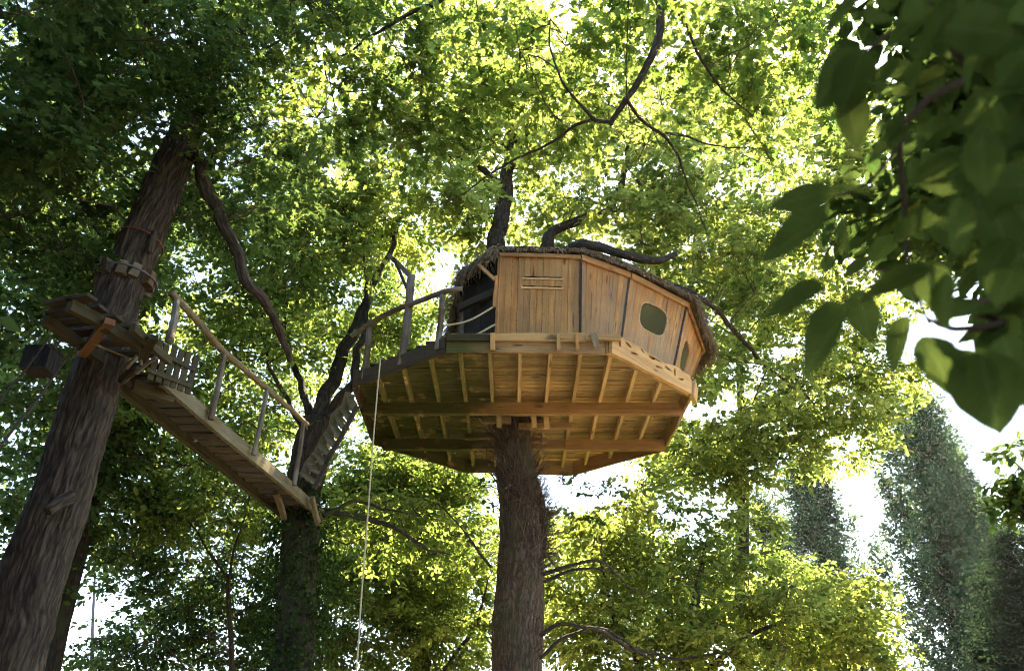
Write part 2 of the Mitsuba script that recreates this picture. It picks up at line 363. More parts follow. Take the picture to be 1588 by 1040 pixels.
def railing():
    for b, t, w in (((-2.756, 14.179, 8.400), (-2.739, 14.100, 9.406), 0.13), ((-1.986, 13.585, 8.400), (-1.923, 13.620, 10.127), 0.17), ((-1.294, 12.957, 8.400), (-1.255, 13.000, 9.328), 0.11)):
        b = A(b); b[2] -= 0.2
        limb(deck, 'railing_post', [b, (b + A(t)) / 2 + 0.01, t], [w / 2, w / 2 * 0.9], 'weathered', sides=8, rough=0.008, freq=12)
    limb(deck, 'handrail', [(-3.080, 14.200, 9.150), (-2.703, 14.050, 9.350), (-2.247, 13.800, 9.463), (-1.654, 13.350, 9.439), (-1.210, 12.980, 9.397), (-0.883, 12.950, 9.420)], [0.05, 0.055, 0.045], 'weathered', sides=9, rough=0.008, freq=14, bend=0.04, label='crooked pole handrail on the left side of the deck')
    board(deck, 'gate_beam', (-1.919, 13.600, 10.085), (-2.437, 13.900, 10.782), 0.05, 0.09, 'bridge_wood')
    board(deck, 'gate_brace', (-1.965, 13.620, 9.782), (-2.314, 13.800, 10.656), 0.04, 0.05, 'dark_wood')
    for k, (u0, u1) in enumerate((((-1.269, 13.050, 8.720), (-0.279, 13.100, 9.185)), ((-1.243, 13.020, 8.395), (-0.299, 13.100, 8.787)))):
        a, b = A(u0), A(u1)
        m = (a + b) / 2 - A([0, 0, 0.10])
        p, r = curve([a, m, b], [0.018], 0.06)
        tm, uv = tube_mesh(p, 0.018, 6)
        part(deck, 'rope_rail', tm, 'rope', smooth=True, uv=uv)
railing()

# ------------------------------------------------------------------ the cabin
cabin = thing('treehouse_cabin', 'small many-sided cabin of upright orange-brown boards with a thatched roof, standing on the deck', 'treehouse')
ZB, ZT = 8.455, 10.2
FOOT = [(-0.27, 13.15), (1.20, 13.17), (1.94, 13.57), (3.05, 14.62), (3.48, 16.60), (2.85, 18.30), (1.1, 18.85), (-0.9, 18.4), (-1.15, 16.2), (-0.86, 13.95)]
HEAD = [(-0.22, 12.97), (1.28, 13.07), (2.26, 13.69), (3.55, 14.80), (4.28, 16.80), (3.6, 18.8), (1.3, 19.4), (-1.0, 18.9), (-1.30, 16.2), (-0.95, 13.75)]

def panel(name, k, planks, bsdf, window=None, label=None, vent=None, ztop=ZT):
    n = len(FOOT); a, b = k, (k + 1) % n
    P00, P10 = A([*FOOT[a], ZB]), A([*FOOT[b], ZB])
    P01, P11 = A([*HEAD[a], ztop]), A([*HEAD[b], ztop])
    W, H = (np.linalg.norm(P10 - P00) + np.linalg.norm(P11 - P01)) / 2, np.linalg.norm(P01 - P00)
    normal = unit(np.cross(P10 - P00, P01 - P00))
    def place(v):
        s, t = v[:, :1] / W, v[:, 1:2] / H
        return P00 * (1 - s) * (1 - t) + P10 * s * (1 - t) + P01 * (1 - s) * t + P11 * s * t + normal * v[:, 2:3]
    gx, gy = np.meshgrid(np.linspace(0, W, 9), np.linspace(0, H, 9), indexing='ij')
    i, j = np.meshgrid(np.arange(8), np.arange(8), indexing='ij'); q = (i * 9 + j).ravel()
    gf = np.vstack([np.stack([q, q + 9, q + 10], 1), np.stack([q, q + 10, q + 1], 1)])
    gv = np.stack([gx.ravel(), gy.ravel(), gx.ravel() * 0 - 0.045], 1)
    key = part(cabin, name, (np.vstack([place(gv), place(gv - [0, 0, 0.02])]), np.vstack([gf, gf[:, ::-1] + 81])), 'lining', label=label)
    hole = None
    if window:
        cx, cy, rx, ry, e = window
        th = np.linspace(0, 2 * np.pi, 33)[:-1]
        hole = sg.Polygon([(cx + rx * np.sign(np.cos(q)) * abs(np.cos(q)) ** e, cy + ry * np.sign(np.sin(q)) * abs(np.sin(q)) ** e) for q in th])
        frame = hole.difference(hole.buffer(-0.028))
        slab(key, 'window_frame', frame, lambda v: place(v - [0, 0, 0.02]), 0.03, 'beam_wood')
        g = trimesh.creation.extrude_polygon(hole.buffer(0.01), 0.004, engine='earcut').subdivide().subdivide()
        part(key, 'window_pane', (place(A(g.vertices) + [0, 0, -0.026]), A(g.faces)), 'window_glass', label='dark glass reflecting the leaves')
    w = W / planks
    slots = []
    if vent:
        x0, x1, ts = vent
        slots = [sg.box(x0, t - 0.016, x1, t + 0.016) for t in ts]
    for i in range(planks):
        g = 0.0012 + 0.0022 * rng.random()
        p = sg.box(i * w + g, 0.0, (i + 1) * w - g, H)
        if hole: p = p.difference(hole)
        for s in slots: p = p.difference(s)
        out = 0.007 * rng.random() + (0.012 if i % 2 and k == 0 else 0)
        for q in getattr(p, 'geoms', [p]):
            if q.area < 0.003: continue
            slab(key, 'plank', q, lambda v: place(v - [0, 0, 0.012 - out]), 0.022, bsdf, grain=1)
    for s in slots:
        x0, y0, x1, y1 = s.bounds
        slab(key, 'vent_slat', sg.box(x0 - 0.03, y0 - 0.032, x1 + 0.03, y0 - 0.002), lambda v: place(v + [0, 0, 0.012]), 0.028, 'joist_wood')
    return key

panel('wall', 0, 13, 'siding', vent=(0.44, 1.14, (1.10, 1.29)), label='front wall of upright orange-brown boards with two slots')
panel('wall', 1, 9, 'siding')
panel('wall', 2, 15, 'siding', window=(0.80, 1.06, 0.41, 0.34, 0.66), label='wall panel with a rounded window, paler towards its foot')
panel('wall', 3, 14, 'siding', window=(0.95, 0.98, 0.40, 0.37, 0.66), label='right-hand wall panel, pale and bleached, with a second rounded window')
panel('wall', 4, 10, 'siding')
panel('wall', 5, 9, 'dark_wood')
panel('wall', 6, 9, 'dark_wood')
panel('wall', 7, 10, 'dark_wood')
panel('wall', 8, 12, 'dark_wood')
panel('wall', 9, 4, 'shaded_wood', label='recessed porch wall left of the front wall, its shade put into the board colour')

def cabin_trim():
    for k, w, m in ((0, 0.05, 'trim'), (1, 0.045, 'dark_wood'), (2, 0.035, 'dark_wood'), (3, 0.035, 'dark_wood'), (4, 0.06, 'trim')):
        a, b = A([*FOOT[k], ZB]), A([*HEAD[k], ZT])
        o = unit(A([a[0] - 1.2, a[1] - 16.2, 0])) * 0.012
        board(cabin, 'corner_post', a + o, b + o, w, 0.05, m, up=unit(A([a[0] - 1.2, a[1] - 16.2, 0])), warp=0.003)
    for k in range(5):
        a, b = A([*HEAD[k], ZT]), A([*HEAD[k + 1], ZT])
        mid = (a + b) / 2; o = unit(A([mid[0] - 1.2, mid[1] - 16.2, 0]))
        board(cabin, 'eaves_board', a + o * 0.045 + [0, 0, -0.035], b + o * 0.045 + [0, 0, -0.035], 0.035, 0.075 if k == 0 else 0.12, 'trim', warp=0.003)
    board(cabin, 'porch_brace', (-0.617, 13.000, 9.990), (-0.305, 12.980, 9.643), 0.05, 0.06, 'trim')
    board(cabin, 'porch_post', (-0.282, 12.980, 9.726), (-0.313, 13.080, 9.133), 0.05, 0.05, 'trim')
    board(cabin, 'porch_beam', (-0.989, 13.600, 9.405), (-0.305, 13.100, 9.469), 0.08, 0.14, 'dark_wood')
cabin_trim()

def thatched_roof():
    g = np.random.default_rng(5)
    eave = [(-0.30, 12.86), (1.33, 12.93), (2.40, 13.56), (3.74, 14.66), (4.56, 16.80), (3.9, 19.1), (1.4, 19.8), (-1.1, 19.2), (-1.42, 16.3), (-1.02, 13.50)]
    ez = [10.26, 10.26, 10.26, 10.25, 10.20, 10.1, 10.2, 10.1, 9.9, 10.08]
    ring = []
    for k in range(10):
        a, b = A([*eave[k], ez[k]]), A([*eave[(k + 1) % 10], ez[(k + 1) % 10]])
        for t in np.linspace(0, 1, 9)[:-1]:
            ring.append(a + (b - a) * t)
    ring = A(ring); n = len(ring)
    apex = A([1.1, 16.2, 11.5])
    v, f = [], []
    for i, s in enumerate((0.0, 0.3, 0.6, 0.9)):
        p = ring + (apex - ring) * s
        p = p + A([0, 0, 1]) * (0.055 + 0.05 * (meshkit.fbm(p * 3, 3, 4) - 0.5)[:, None] * 2)
        v.append(p)
    v.append(ring + (apex - ring) * 0.02 + A([0, 0, -0.02])); v.append(ring + (apex - ring) * 0.9 + A([0, 0, -0.05]))
    v = np.vstack(v)
    j = np.arange(n); k = (j + 1) % n
    for r0, r1 in ((0, 1), (1, 2), (2, 3), (5, 4), (4, 0), (3, 5)):
        f += [np.stack([r0 * n + j, r0 * n + k, r1 * n + k], 1), np.stack([r0 * n + j, r1 * n + k, r1 * n + j], 1)]
    roof = part(cabin, 'roof', (v, np.vstack(f)), 'thatch', smooth=40, label='low thatched roof with a ragged straw edge')
    # straw along the eaves: short on the front, long and shaggy round the right and left sides
    st, di, le = [], [], []
    for i in range(n):
        k = i // 8; dense = {0: 34, 1: 30, 2: 28, 3: 45, 4: 70, 5: 45, 6: 15, 7: 20, 8: 60, 9: 75}[k]
        lo, hi = {0: (0.04, 0.10), 1: (0.04, 0.10), 2: (0.05, 0.12), 3: (0.08, 0.24), 4: (0.10, 0.32), 5: (0.15, 0.45), 8: (0.15, 0.42), 9: (0.10, 0.32)}.get(k, (0.1, 0.3))
        a, b = ring[i], ring[(i + 1) % n]
        o = unit(A([*(a - apex)[:2], 0]))
        for _ in range(dense):
            p = a + (b - a) * g.random() + o * (g.random() * 0.05 - 0.06) + A([0, 0, 0.07 * g.random()])
            st.append(p); di.append(o * g.uniform(0.05, 0.8) + A([0, 0, -g.uniform(0.15, 1.0)]) + g.normal(0, 0.28, 3)); le.append(g.uniform(lo, hi))
    part(roof, 'straw_fringe', straws(A(st), A(di), A(le), 0.009, 8, 0.3), 'straw', kind='stuff')
thatched_roof()

# ------------------------------------------------------------------ the stair from the bridge head up to the deck
stair = thing('wooden_stair', 'steep open slab stair climbing from the bridge end to the deck corner', 'stairs')
a0, a1 = A((-3.723, 14.300, 6.332)), A((-3.000, 14.350, 7.975))
b0, b1 = A((-3.400, 13.900, 6.028)), A((-2.801, 14.000, 7.590))
board(stair, 'stringer', a0, a1, 0.15, 0.07, 'bridge_wood', seg=7, warp=0.02, up=(0, 1, 0), w1=0.19, label='pale slab stringer with a ragged edge')
board(stair, 'stringer', b0, b1, 0.07, 0.07, 'dark_wood', seg=5, warp=0.008, up=(0, 1, 0))
for t in np.linspace(0.05, 0.95, 9):
    p, q = a0 + (a1 - a0) * t, b0 + (b1 - b0) * t
    board(stair, 'tread', p, q, 0.17, 0.04, 'bridge_wood', warp=0.012)

# ------------------------------------------------------------------ the plank bridge
bridge = thing('plank_bridge', 'sloping-looking plank footbridge with one pole handrail between the leaning trunk and the forked tree', 'footbridge')
R0, R1 = A((-4.220, 9.188, 5.800)), A((-3.451, 15.050, 5.800))
L0, L1 = A((-4.778, 9.263, 5.800)), A((-4.141, 14.798, 5.800))
board(bridge, 'stringer', R0 + [0, 0, .09], R1 + [0, 0, .09], 0.06, 0.19, 'bridge_wood', seg=6, warp=0.008, label='pale right-hand side beam')
board(bridge, 'stringer', L0 + [0, 0, .08], L1 + [0, 0, .08], 0.08, 0.20, 'mossy_wood', seg=6, warp=0.01, label='dark mossy left-hand side beam')
npl = 20
for i in range(npl):
    t = (i + 0.5) / npl
    p, q = L0 + (L1 - L0) * t, R0 + (R1 - R0) * t
    d = unit(q - p); z = A([0, 0, 0.115 + 0.01 * rng.random()])
    board(bridge, 'plank', p + z + d * 0.05, q + z - d * 0.04, 0.225 + 0.02 * rng.random(), 0.055, 'plank_grey', warp=0.009, seg=2)
for b, t, w in (((-3.741, 8.113, 5.850), (-4.143, 8.950, 6.828), 0.10), ((-3.977, 10.295, 5.820), (-3.982, 10.350, 6.860), 0.085), ((-3.786, 11.657, 5.820), (-3.746, 11.700, 6.894), 0.08), ((-3.518, 13.080, 5.820), (-3.524, 13.200, 6.987), 0.08)):
    limb(bridge, 'railing_post', [b, (A(b) + A(t)) / 2 + [0.012, 0, 0], t], [w / 2, w / 2.3], 'weathered', sides=7, rough=0.006, freq=14)
limb(bridge, 'handrail', [(-4.211, 8.900, 6.946), (-4.060, 9.550, 6.868), (-3.981, 10.350, 6.850), (-3.762, 11.750, 6.917), (-3.637, 12.700, 6.988), (-3.502, 13.350, 6.989)], [0.048, 0.044], 'bridge_wood', sides=9, rough=0.006, freq=14, bend=0.03, label='bare pole handrail')
board(bridge, 'cross_bearer', (-4.547, 9.144, 5.780), (-4.198, 9.527, 5.780), 0.10, 0.13, 'mossy_wood')
board(bridge, 'cross_bearer', (-3.911, 13.491, 5.820), (-3.914, 14.200, 5.596), 0.09, 0.07, 'bridge_wood')
board(bridge, 'cross_bearer', (-3.459, 14.039, 5.900), (-3.385, 14.500, 5.578), 0.07, 0.10, 'bridge_wood')

# ------------------------------------------------------------------ lookout platform round the leaning trunk
lookout = thing('lookout_platform', 'small mossy plank platform with struts and a board fence round the leaning trunk', 'platform')
for k, (q0, q1, w) in enumerate((((-4.934, 7.722, 6.000), (-4.385, 7.533, 6.000), .14), ((-5.017, 7.919, 6.000), (-4.356, 7.778, 6.000), .15), ((-5.046, 8.124, 6.000), (-4.267, 7.977, 6.000), .15), ((-5.032, 8.337, 6.000), (-4.162, 8.245, 6.000), .16), ((-5.019, 8.591, 6.000), (-4.154, 8.543, 6.000), .16), ((-5.012, 8.858, 6.000), (-4.213, 8.858, 6.000), .15), ((-5.005, 9.103, 6.000), (-4.286, 9.175, 6.000), .15), ((-5.013, 9.396, 6.000), (-4.346, 9.509, 6.000), .15))):
    board(lookout, 'plank', A(q0) + [0, 0, .06], A(q1) + [0, 0, .06], w, 0.035, 'dark_wood', seg=2)
board(lookout, 'beam', (-4.619, 7.561, 5.970), (-4.222, 8.469, 5.970), 0.10, 0.13, 'mossy_wood', label='mossy green edge beam')
board(lookout, 'beam', (-5.010, 7.865, 5.970), (-4.818, 8.866, 5.970), 0.09, 0.11, 'mossy_wood')
board(lookout, 'beam', (-4.157, 8.068, 5.970), (-4.043, 8.866, 5.970), 0.07, 0.09, 'mossy_wood')
board(lookout, 'brace', (-4.310, 7.857, 5.950), (-4.933, 8.600, 5.938), 0.11, 0.07, 'brace_wood', label='orange-brown slanting brace')
board(lookout, 'brace', (-4.007, 8.249, 5.970), (-4.290, 8.750, 5.913), 0.10, 0.06, 'mossy_wood')
for pts, r in (([(-4.349, 8.500, 6.306), (-4.328, 8.600, 6.088), (-4.278, 8.700, 5.838)], .028), ([(-4.260, 8.600, 5.692), (-4.093, 8.450, 5.733), (-3.953, 8.350, 5.763)], .026), ([(-4.391, 8.600, 5.757), (-4.254, 8.500, 5.855)], .03)):
    limb(lookout, 'strut', pts, [r, r * .8], 'weathered', sides=7, rough=0.004, freq=16)
for a, b, r in (((-4.675, 8.270, 5.900), (-4.400, 8.657, 5.900), .012), ((-4.498, 8.300, 6.212), (-4.359, 8.300, 6.312), .009), ((-4.389, 8.300, 6.112), (-4.177, 8.300, 6.212), .009), ((-5.127, 8.300, 6.212), (-5.041, 8.300, 6.279), .009)):
    m, uv = tube_mesh([a, b], r, 5); part(lookout, 'rod', m, 'bridge_wood', uv=uv)
f0, f1 = A((-4.239, 8.798, 5.720)), A((-3.878, 9.275, 5.720))
for i in range(6):
    p = f0 + (f1 - f0) * (i + 0.5) / 6
    lean = A([0.01, 0.02, 0.50 + 0.05 * rng.random()])
    board(lookout, 'fence_board', p, p + lean, 0.074, 0.022, 'mossy_wood', up=np.cross(unit(f1 - f0), [0, 0, 1]), seg=2)
for h, e in ((0.10, 0.02), (0.33, 0.0)):
    board(lookout, 'fence_rail', f0 + [0, -0.03, h], f1 + [0, -0.03, h], 0.03, 0.055, 'mossy_wood', seg=2)

# ------------------------------------------------------------------ trees
def leaf_shape(kind):
    """One leaf, its stalk at the origin, pointing along +x, upper side +z: (vertices, triangles)."""
    if kind == 'ovate':
        v = A([[0, 0, 0], [0.38, 0.30, 0.05], [0.78, 0.22, 0.04], [1.0, 0, -0.06], [0.78, -0.22, 0.04], [0.38, -0.30, 0.05]])
        f = A([[0, 3, 1], [1, 3, 2], [0, 5, 3], [5, 4, 3]])
    elif kind == 'lobed':      # five lobes
        v = A([[0, 0, 0], [0.30, 0.46, 0.03], [0.40, 0.17, 0.04], [0.72, 0.40, -0.02], [0.62, 0.13, 0.02], [1.0, 0, -0.05],
               [0.62, -0.13, 0.02], [0.72, -0.40, -0.02], [0.40, -0.17, 0.04], [0.30, -0.46, 0.03]])
        f = A([[0, 2, 1], [2, 4, 3], [0, 4, 2], [0, 5, 4], [0, 6, 5], [0, 8, 6], [8, 7, 6], [0, 9, 8]])
    else:                      # far: a plain blade
        v = A([[0, 0, 0], [0.5, 0.32, 0.05], [1.0, 0, 0], [0.5, -0.32, 0.05]])
        f = A([[0, 2, 1], [0, 3, 2]])
    return v, f

def euler(yaw, pitch, roll):
    cy, sy, cp, sp, cr, sr = np.cos(yaw), np.sin(yaw), np.cos(pitch), np.sin(pitch), np.cos(roll), np.sin(roll)
    return np.stack([np.stack([cy * cp, cy * sp * sr - sy * cr, cy * sp * cr + sy * sr], -1),
                     np.stack([sy * cp, sy * sp * sr + cy * cr, sy * sp * cr - cy * sr], -1),
                     np.stack([-sp, cp * sr, cp * cr], -1)], -2)

def spray_template(kind, leaves, size, g):
    """A side twig with its leaves: alternate along three little stems, lying roughly flat."""
    lv, lf = leaf_shape(kind)
    V = []
    for k in range(leaves):
        stem = k % 3
        t = (k // 3 + g.random()) / (leaves / 3)
        base = A([0.08 + 0.52 * t, (0, 0.26, -0.26)[stem] * t, -0.06 * t * t]) + g.normal(0, 0.02, 3)
        yaw = (0, 0.5, -0.5)[stem] + (0.9 if k % 2 else -0.9) * g.uniform(0.4, 1.2)
        R = euler(yaw, g.normal(0.25, 0.38), g.normal(0, 0.45))
        V.append(base + (lv * size * g.uniform(0.55, 1.3)) @ R.T)
    return A(V), lf

def foliage(pos, yaw, tilt, kind, leaves, size, tint, seed, spread=0.5, scale=1.0):
    """All sprays of one crown as one mesh with a colour per leaf. tint: (dark, light) leaf colours."""
    g = np.random.default_rng(seed)
    nt = 6
    temps = [spray_template(kind, leaves, size, g) for _ in range(nt)]
    vs, fs, cs, at = [], [], [], 0
    pick = g.integers(0, nt, len(pos))
    for k in range(nt):
        i = np.nonzero(pick == k)[0]
        if not len(i): continue
        V, lf = temps[k]
        R = euler(yaw[i], tilt[i], g.normal(0, spread * 0.7, len(i)))
        sc = scale * g.uniform(0.75, 1.25, len(i))
        W = np.einsum('nij,lvj->nlvi', R, V) * sc[:, None, None, None] + pos[i][:, None, None]
        m, l, q = W.shape[:3]
        mixv = np.clip(g.normal(0.45, 0.22, (m, 1)) + g.normal(0, 0.2, (m, l)), 0, 1)
        col = A(tint[0]) + (A(tint[1]) - A(tint[0])) * mixv[..., None]
        col = col * g.uniform(0.8, 1.2, (m, l, 1))
        vs.append(W.reshape(-1, 3)); cs.append(np.repeat(col.reshape(-1, 3), q, 0))
        fs.append((lf[None] + (np.arange(m * l) * q)[:, None, None]).reshape(-1, 3) + at); at += m * l * q
    return (np.vstack(vs), np.vstack(fs)), np.clip(np.vstack(cs), 0, 1)

def join(meshes):
    at = np.cumsum([0] + [len(m[0]) for m in meshes])
    return np.vstack([m[0] for m in meshes]), np.vstack([m[1] + a for m, a in zip(meshes, at)])

def crown(tree, clumps, skeleton, seed, kind='ovate', sprays=26, leaves=20, size=0.095, tint=((0.07, 0.15, 0.02), (0.20, 0.33, 0.045)), flat=0.42, thick=0.02, bsdf='leaf', scale=1.0):
    """Leaf clumps hung on branches that grow from the tree's own limbs."""
    g = np.random.default_rng(seed)
    c = A([[float(x) for x in r.split(',')] for r in clumps.split()])
    sk = np.vstack(skeleton)
    branches, pos, yaw, tilt = [], [], [], []
    order = np.argsort([np.linalg.norm(sk - q[:3], axis=1).min() for q in c])
    level = np.zeros(len(sk))
    for x, y, z, r in c[order]:          # nearest first; later branches fork off earlier ones
        p = A([x, y, z])
        d = np.linalg.norm(sk - p, axis=1) + np.maximum(0, sk[:, 2] - z + 0.3) * 0.8 + level * 0.35
        at = d.argmin(); s = sk[at]
        L = np.linalg.norm(p - s)
        k1, k2 = g.normal(0, 0.13, (2, 3)) * L
        q, rr = curve([s, s + (p - s) * 0.33 + k1 + A([0, 0, 0.07]) * L, s + (p - s) * 0.7 + k2 + A([0, 0, 0.05]) * L, p],
                      [thick * (0.5 + 0.22 * L) * 0.75 ** level[at], thick * 0.6 * 0.8 ** level[at], 0.007], max(0.22, L / 8))
        branches.append(tube_mesh(q, rr, 5, cap=False)[0])
        sk = np.vstack([sk, q[len(q) // 3:]]); level = np.r_[level, np.full(len(q) - len(q) // 3, level[at] + 1)]
        n_tw = 6
        tips = p + unit(g.normal(size=(n_tw, 3))) * A([1, 1, flat]) * r * g.uniform(0.7, 1.1, (n_tw, 1))
        for t in tips:
            branches.append(tube_mesh([p, (p + t) / 2 + g.normal(0, 0.06, 3), t], [0.008, 0.006, 0.003], 3, cap=False)[0])
        n = int(sprays * (r / 0.75) ** 2)
        which = g.integers(0, n_tw, n)
        a = g.random((n, 1)) ** 0.7
        w = p + (tips[which] - p) * a + g.normal(0, 0.17, (n, 3)) * r * A([1, 1, 0.7])
        pos.append(w)
        out = tips[which] - p
        yaw.append(np.arctan2(out[:, 1], out[:, 0]) + g.normal(0, 0.8, n))
        tilt.append(g.normal(0.22, 0.34, n))
    part(tree, 'branch', join(branches), 'twig', kind='stuff')
    m, col = foliage(np.vstack(pos) - A([0, 0, 0.0]), np.concatenate(yaw), np.concatenate(tilt), kind, leaves, size, tint, seed + 1, scale=scale)
    part(tree, 'crown', m, bsdf, color=col)

# where each tree's leaf clumps hang: x,y,z,radius
CLUMPS_left = '-6.5,11.3,7.3,0.65 -3.8,9.4,9.4,0.69 -4.3,7.6,11.4,0.64 -7.2,8.2,8.4,0.84 -6.5,8.5,8.8,0.84 -5.6,10.2,8.3,0.82 -6.4,6.2,10.0,0.80 -7.5,9.4,8.4,0.76 -4.9,9.1,10.1,0.78 -4.2,6.6,11.1,0.67 -5.6,8.7,7.4,0.60 -5.5,8.6,8.7,0.67 -6.9,9.7,9.2,0.82 -5.7,7.7,10.0,0.57 -4.4,9.3,8.5,0.61 -5.9,8.2,7.6,0.65 -5.6,9.3,9.9,0.57 -7.2,11.0,6.4,0.66 -6.5,10.3,7.2,0.63 -7.1,8.7,8.9,0.70 -7.3,10.2,7.6,0.55 -2.7,7.1,10.0,0.55 -6.1,9.5,8.7,0.84 -6.0,10.7,7.6,0.83 -3.3,8.3,9.1,0.63 -4.2,9.6,9.7,0.61 -5.4,9.7,7.9,0.72 -3.9,7.7,12.1,0.67 -7.9,9.4,10.0,0.71 -3.6,7.7,9.1,0.59 -3.7,7.3,9.5,0.71 -5.6,7.6,11.2,0.55 -6.5,6.6,10.4,0.84 -4.8,7.5,8.7,0.59 -3.8,7.9,10.5,0.53 -6.6,6.8,9.9,0.51 -4.8,7.1,8.3,0.62 -5.7,8.7,9.1,0.82 -6.5,10.8,8.4,0.72 -4.6,8.7,9.3,0.60 -5.2,6.7,10.9,0.72 -5.0,9.9,9.2,0.52 -5.8,8.1,9.5,0.63 -5.8,7.6,9.0,0.60 -5.0,6.4,10.6,0.57 -4.0,10.4,9.8,0.56 -4.1,7.7,10.9,0.79 -4.3,6.6,10.6,0.56 -6.3,8.1,10.7,0.57 -3.6,9.0,12.8,0.74 -4.0,9.2,10.6,0.67 -7.5,12.2,9.3,0.78 -4.9,6.5,9.3,0.73 -6.8,8.9,8.2,0.64 -4.7,8.4,10.9,0.53 -6.4,8.3,9.4,0.74 -2.9,7.3,11.7,0.59 -4.6,9.7,11.3,0.67 -5.2,8.8,9.6,0.54 -7.9,10.4,9.7,0.56 -6.1,8.6,9.8,0.69 -5.4,7.9,8.1,0.60 -5.4,10.3,9.7,0.81 -4.7,8.5,12.0,0.57 -6.8,10.0,10.4,0.53 -4.7,10.7,9.0,0.55 -6.8,11.8,8.3,0.61 -7.6,9.1,11.2,0.68 -5.4,7.3,10.8,0.65 -5.4,7.2,8.1,0.81 -4.9,7.8,10.7,0.79 -4.6,6.8,10.0,0.58 -5.1,6.1,8.6,0.80 -5.3,9.1,8.9,0.54 -6.3,9.7,11.4,0.58 -1.6,8.0,10.2,0.67 -4.2,6.9,9.1,0.78 -4.6,6.2,9.5,0.55 -5.7,8.3,11.9,0.65 -5.1,10.8,9.8,0.65 -5.4,7.3,9.4,0.61 -5.7,9.3,11.8,0.78 -4.7,7.6,10.2,0.69 -6.3,12.0,10.2,0.55 -9.6,11.8,9.1,0.75 -3.4,9.0,8.3,0.55 -5.9,9.7,11.0,0.61 -3.0,9.3,9.7,0.59 -5.8,6.9,8.8,0.77 -6.5,9.8,8.2,0.84 -5.6,7.0,10.4,0.74 -7.6,9.1,9.6,0.75 -4.6,7.9,9.5,0.68 -5.0,8.1,10.1,0.59 -4.3,10.3,10.6,0.57 -7.0,10.6,9.5,0.84 -6.5,7.9,8.4,0.76 -8.5,11.5,10.6,0.64 -5.9,7.8,12.3,0.57 -1.9,8.6,10.0,0.54 -8.6,10.9,9.4,0.72 -5.7,10.9,9.9,0.63 -7.3,10.4,7.2,0.58 -7.1,11.5,7.1,0.76 -4.0,9.3,11.3,0.67'
CLUMPS_overhead = '-1.3,8.0,9.7,0.70 0.9,8.6,10.2,0.50 -0.4,9.2,10.3,0.69 0.1,9.4,10.7,0.72 2.1,8.9,10.1,0.49 -0.6,9.3,11.5,0.59 3.3,7.4,10.0,0.66 2.5,7.9,11.3,0.53 0.6,9.0,9.9,0.74 2.5,9.4,10.5,0.52 -2.6,7.3,10.3,0.48 1.6,8.6,9.4,0.45 1.5,7.0,10.7,0.61 0.6,8.6,9.5,0.45 -2.1,7.5,10.0,0.55 3.9,8.5,11.6,0.72 -2.5,9.1,10.0,0.75 -2.9,8.6,10.8,0.54 0.4,8.7,11.2,0.64 -3.4,7.7,10.0,0.65 -3.4,9.2,10.2,0.45 2.5,7.6,10.8,0.74 -0.1,7.6,11.9,0.58 4.4,9.0,10.5,0.79 2.1,7.9,10.5,0.52 -2.8,7.3,10.9,0.70 3.3,8.4,10.1,0.71 -1.7,8.6,12.1,0.54 -0.7,8.0,11.5,0.50 3.2,9.4,9.6,0.54 -1.3,8.0,11.9,0.54 3.1,8.1,10.9,0.68 -1.8,7.6,11.0,0.51 -1.4,7.7,10.2,0.60 2.6,7.7,10.1,0.51 -2.0,8.2,9.8,0.58 -1.1,8.8,9.6,0.74 0.7,8.0,10.2,0.60 -1.1,8.7,10.4,0.60 -3.4,8.5,10.6,0.49 4.9,8.3,10.9,0.66 4.0,9.2,10.9,0.56 -3.1,9.8,11.2,0.57 0.7,9.2,11.1,0.68 -0.7,9.0,10.0,0.51 4.4,7.3,11.2,0.75 1.8,8.8,9.2,0.45 1.3,9.5,11.0,0.69 3.7,8.6,9.8,0.76 -0.0,8.5,10.6,0.53 2.0,8.4,10.7,0.65 2.1,8.2,10.0,0.59 0.7,7.4,11.6,0.80 0.8,8.3,11.7,0.68 -1.4,8.0,10.7,0.68 -1.6,9.5,10.1,0.51 -0.5,9.7,9.9,0.62 -0.5,9.8,10.8,0.47 -2.6,8.5,9.4,0.56 1.4,7.5,10.9,0.69 1.4,9.1,10.2,0.65 2.8,7.9,9.7,0.75 -1.4,7.5,11.9,0.63 -3.5,8.5,11.1,0.66 0.1,7.9,10.0,0.72 3.4,8.6,11.2,0.68 0.2,8.8,10.7,0.45 3.3,7.8,10.6,0.52 -0.4,7.8,10.4,0.69 -2.1,8.2,12.0,0.75 2.5,9.6,10.9,0.52 -2.4,7.9,10.7,0.72 1.1,8.4,10.8,0.74 -1.2,9.3,10.4,0.72 3.5,3.6,8.6,0.50 1.1,3.9,9.2,0.50 1.8,4.9,9.2,0.50 3.0,3.9,8.2,0.50 1.3,4.1,7.9,0.50 2.4,5.1,8.5,0.50 1.4,5.2,8.6,0.50 1.1,4.6,8.5,0.50 2.7,4.0,8.1,0.50 2.2,3.5,9.1,0.50 1.6,4.3,7.8,0.50 2.7,3.5,8.2,0.50 3.1,4.6,8.5,0.50 2.2,5.0,9.0,0.50 2.4,4.5,8.7,0.50 2.9,4.2,8.5,0.50 1.7,4.0,8.7,0.50 2.9,4.2,8.0,0.50 1.2,5.0,9.1,0.50 1.6,4.3,7.8,0.50 2.4,5.2,8.8,0.50 1.0,3.7,7.4,0.50 1.5,4.2,8.8,0.50 1.1,5.5,9.0,0.50 3.4,3.7,8.8,0.50 2.9,3.6,7.7,0.50 2.1,4.5,8.6,0.50 3.4,5.1,8.5,0.50 2.0,3.5,9.0,0.50 3.5,4.8,8.5,0.50'  # the last, nearer clumps are unseen, added to shade the near leaves
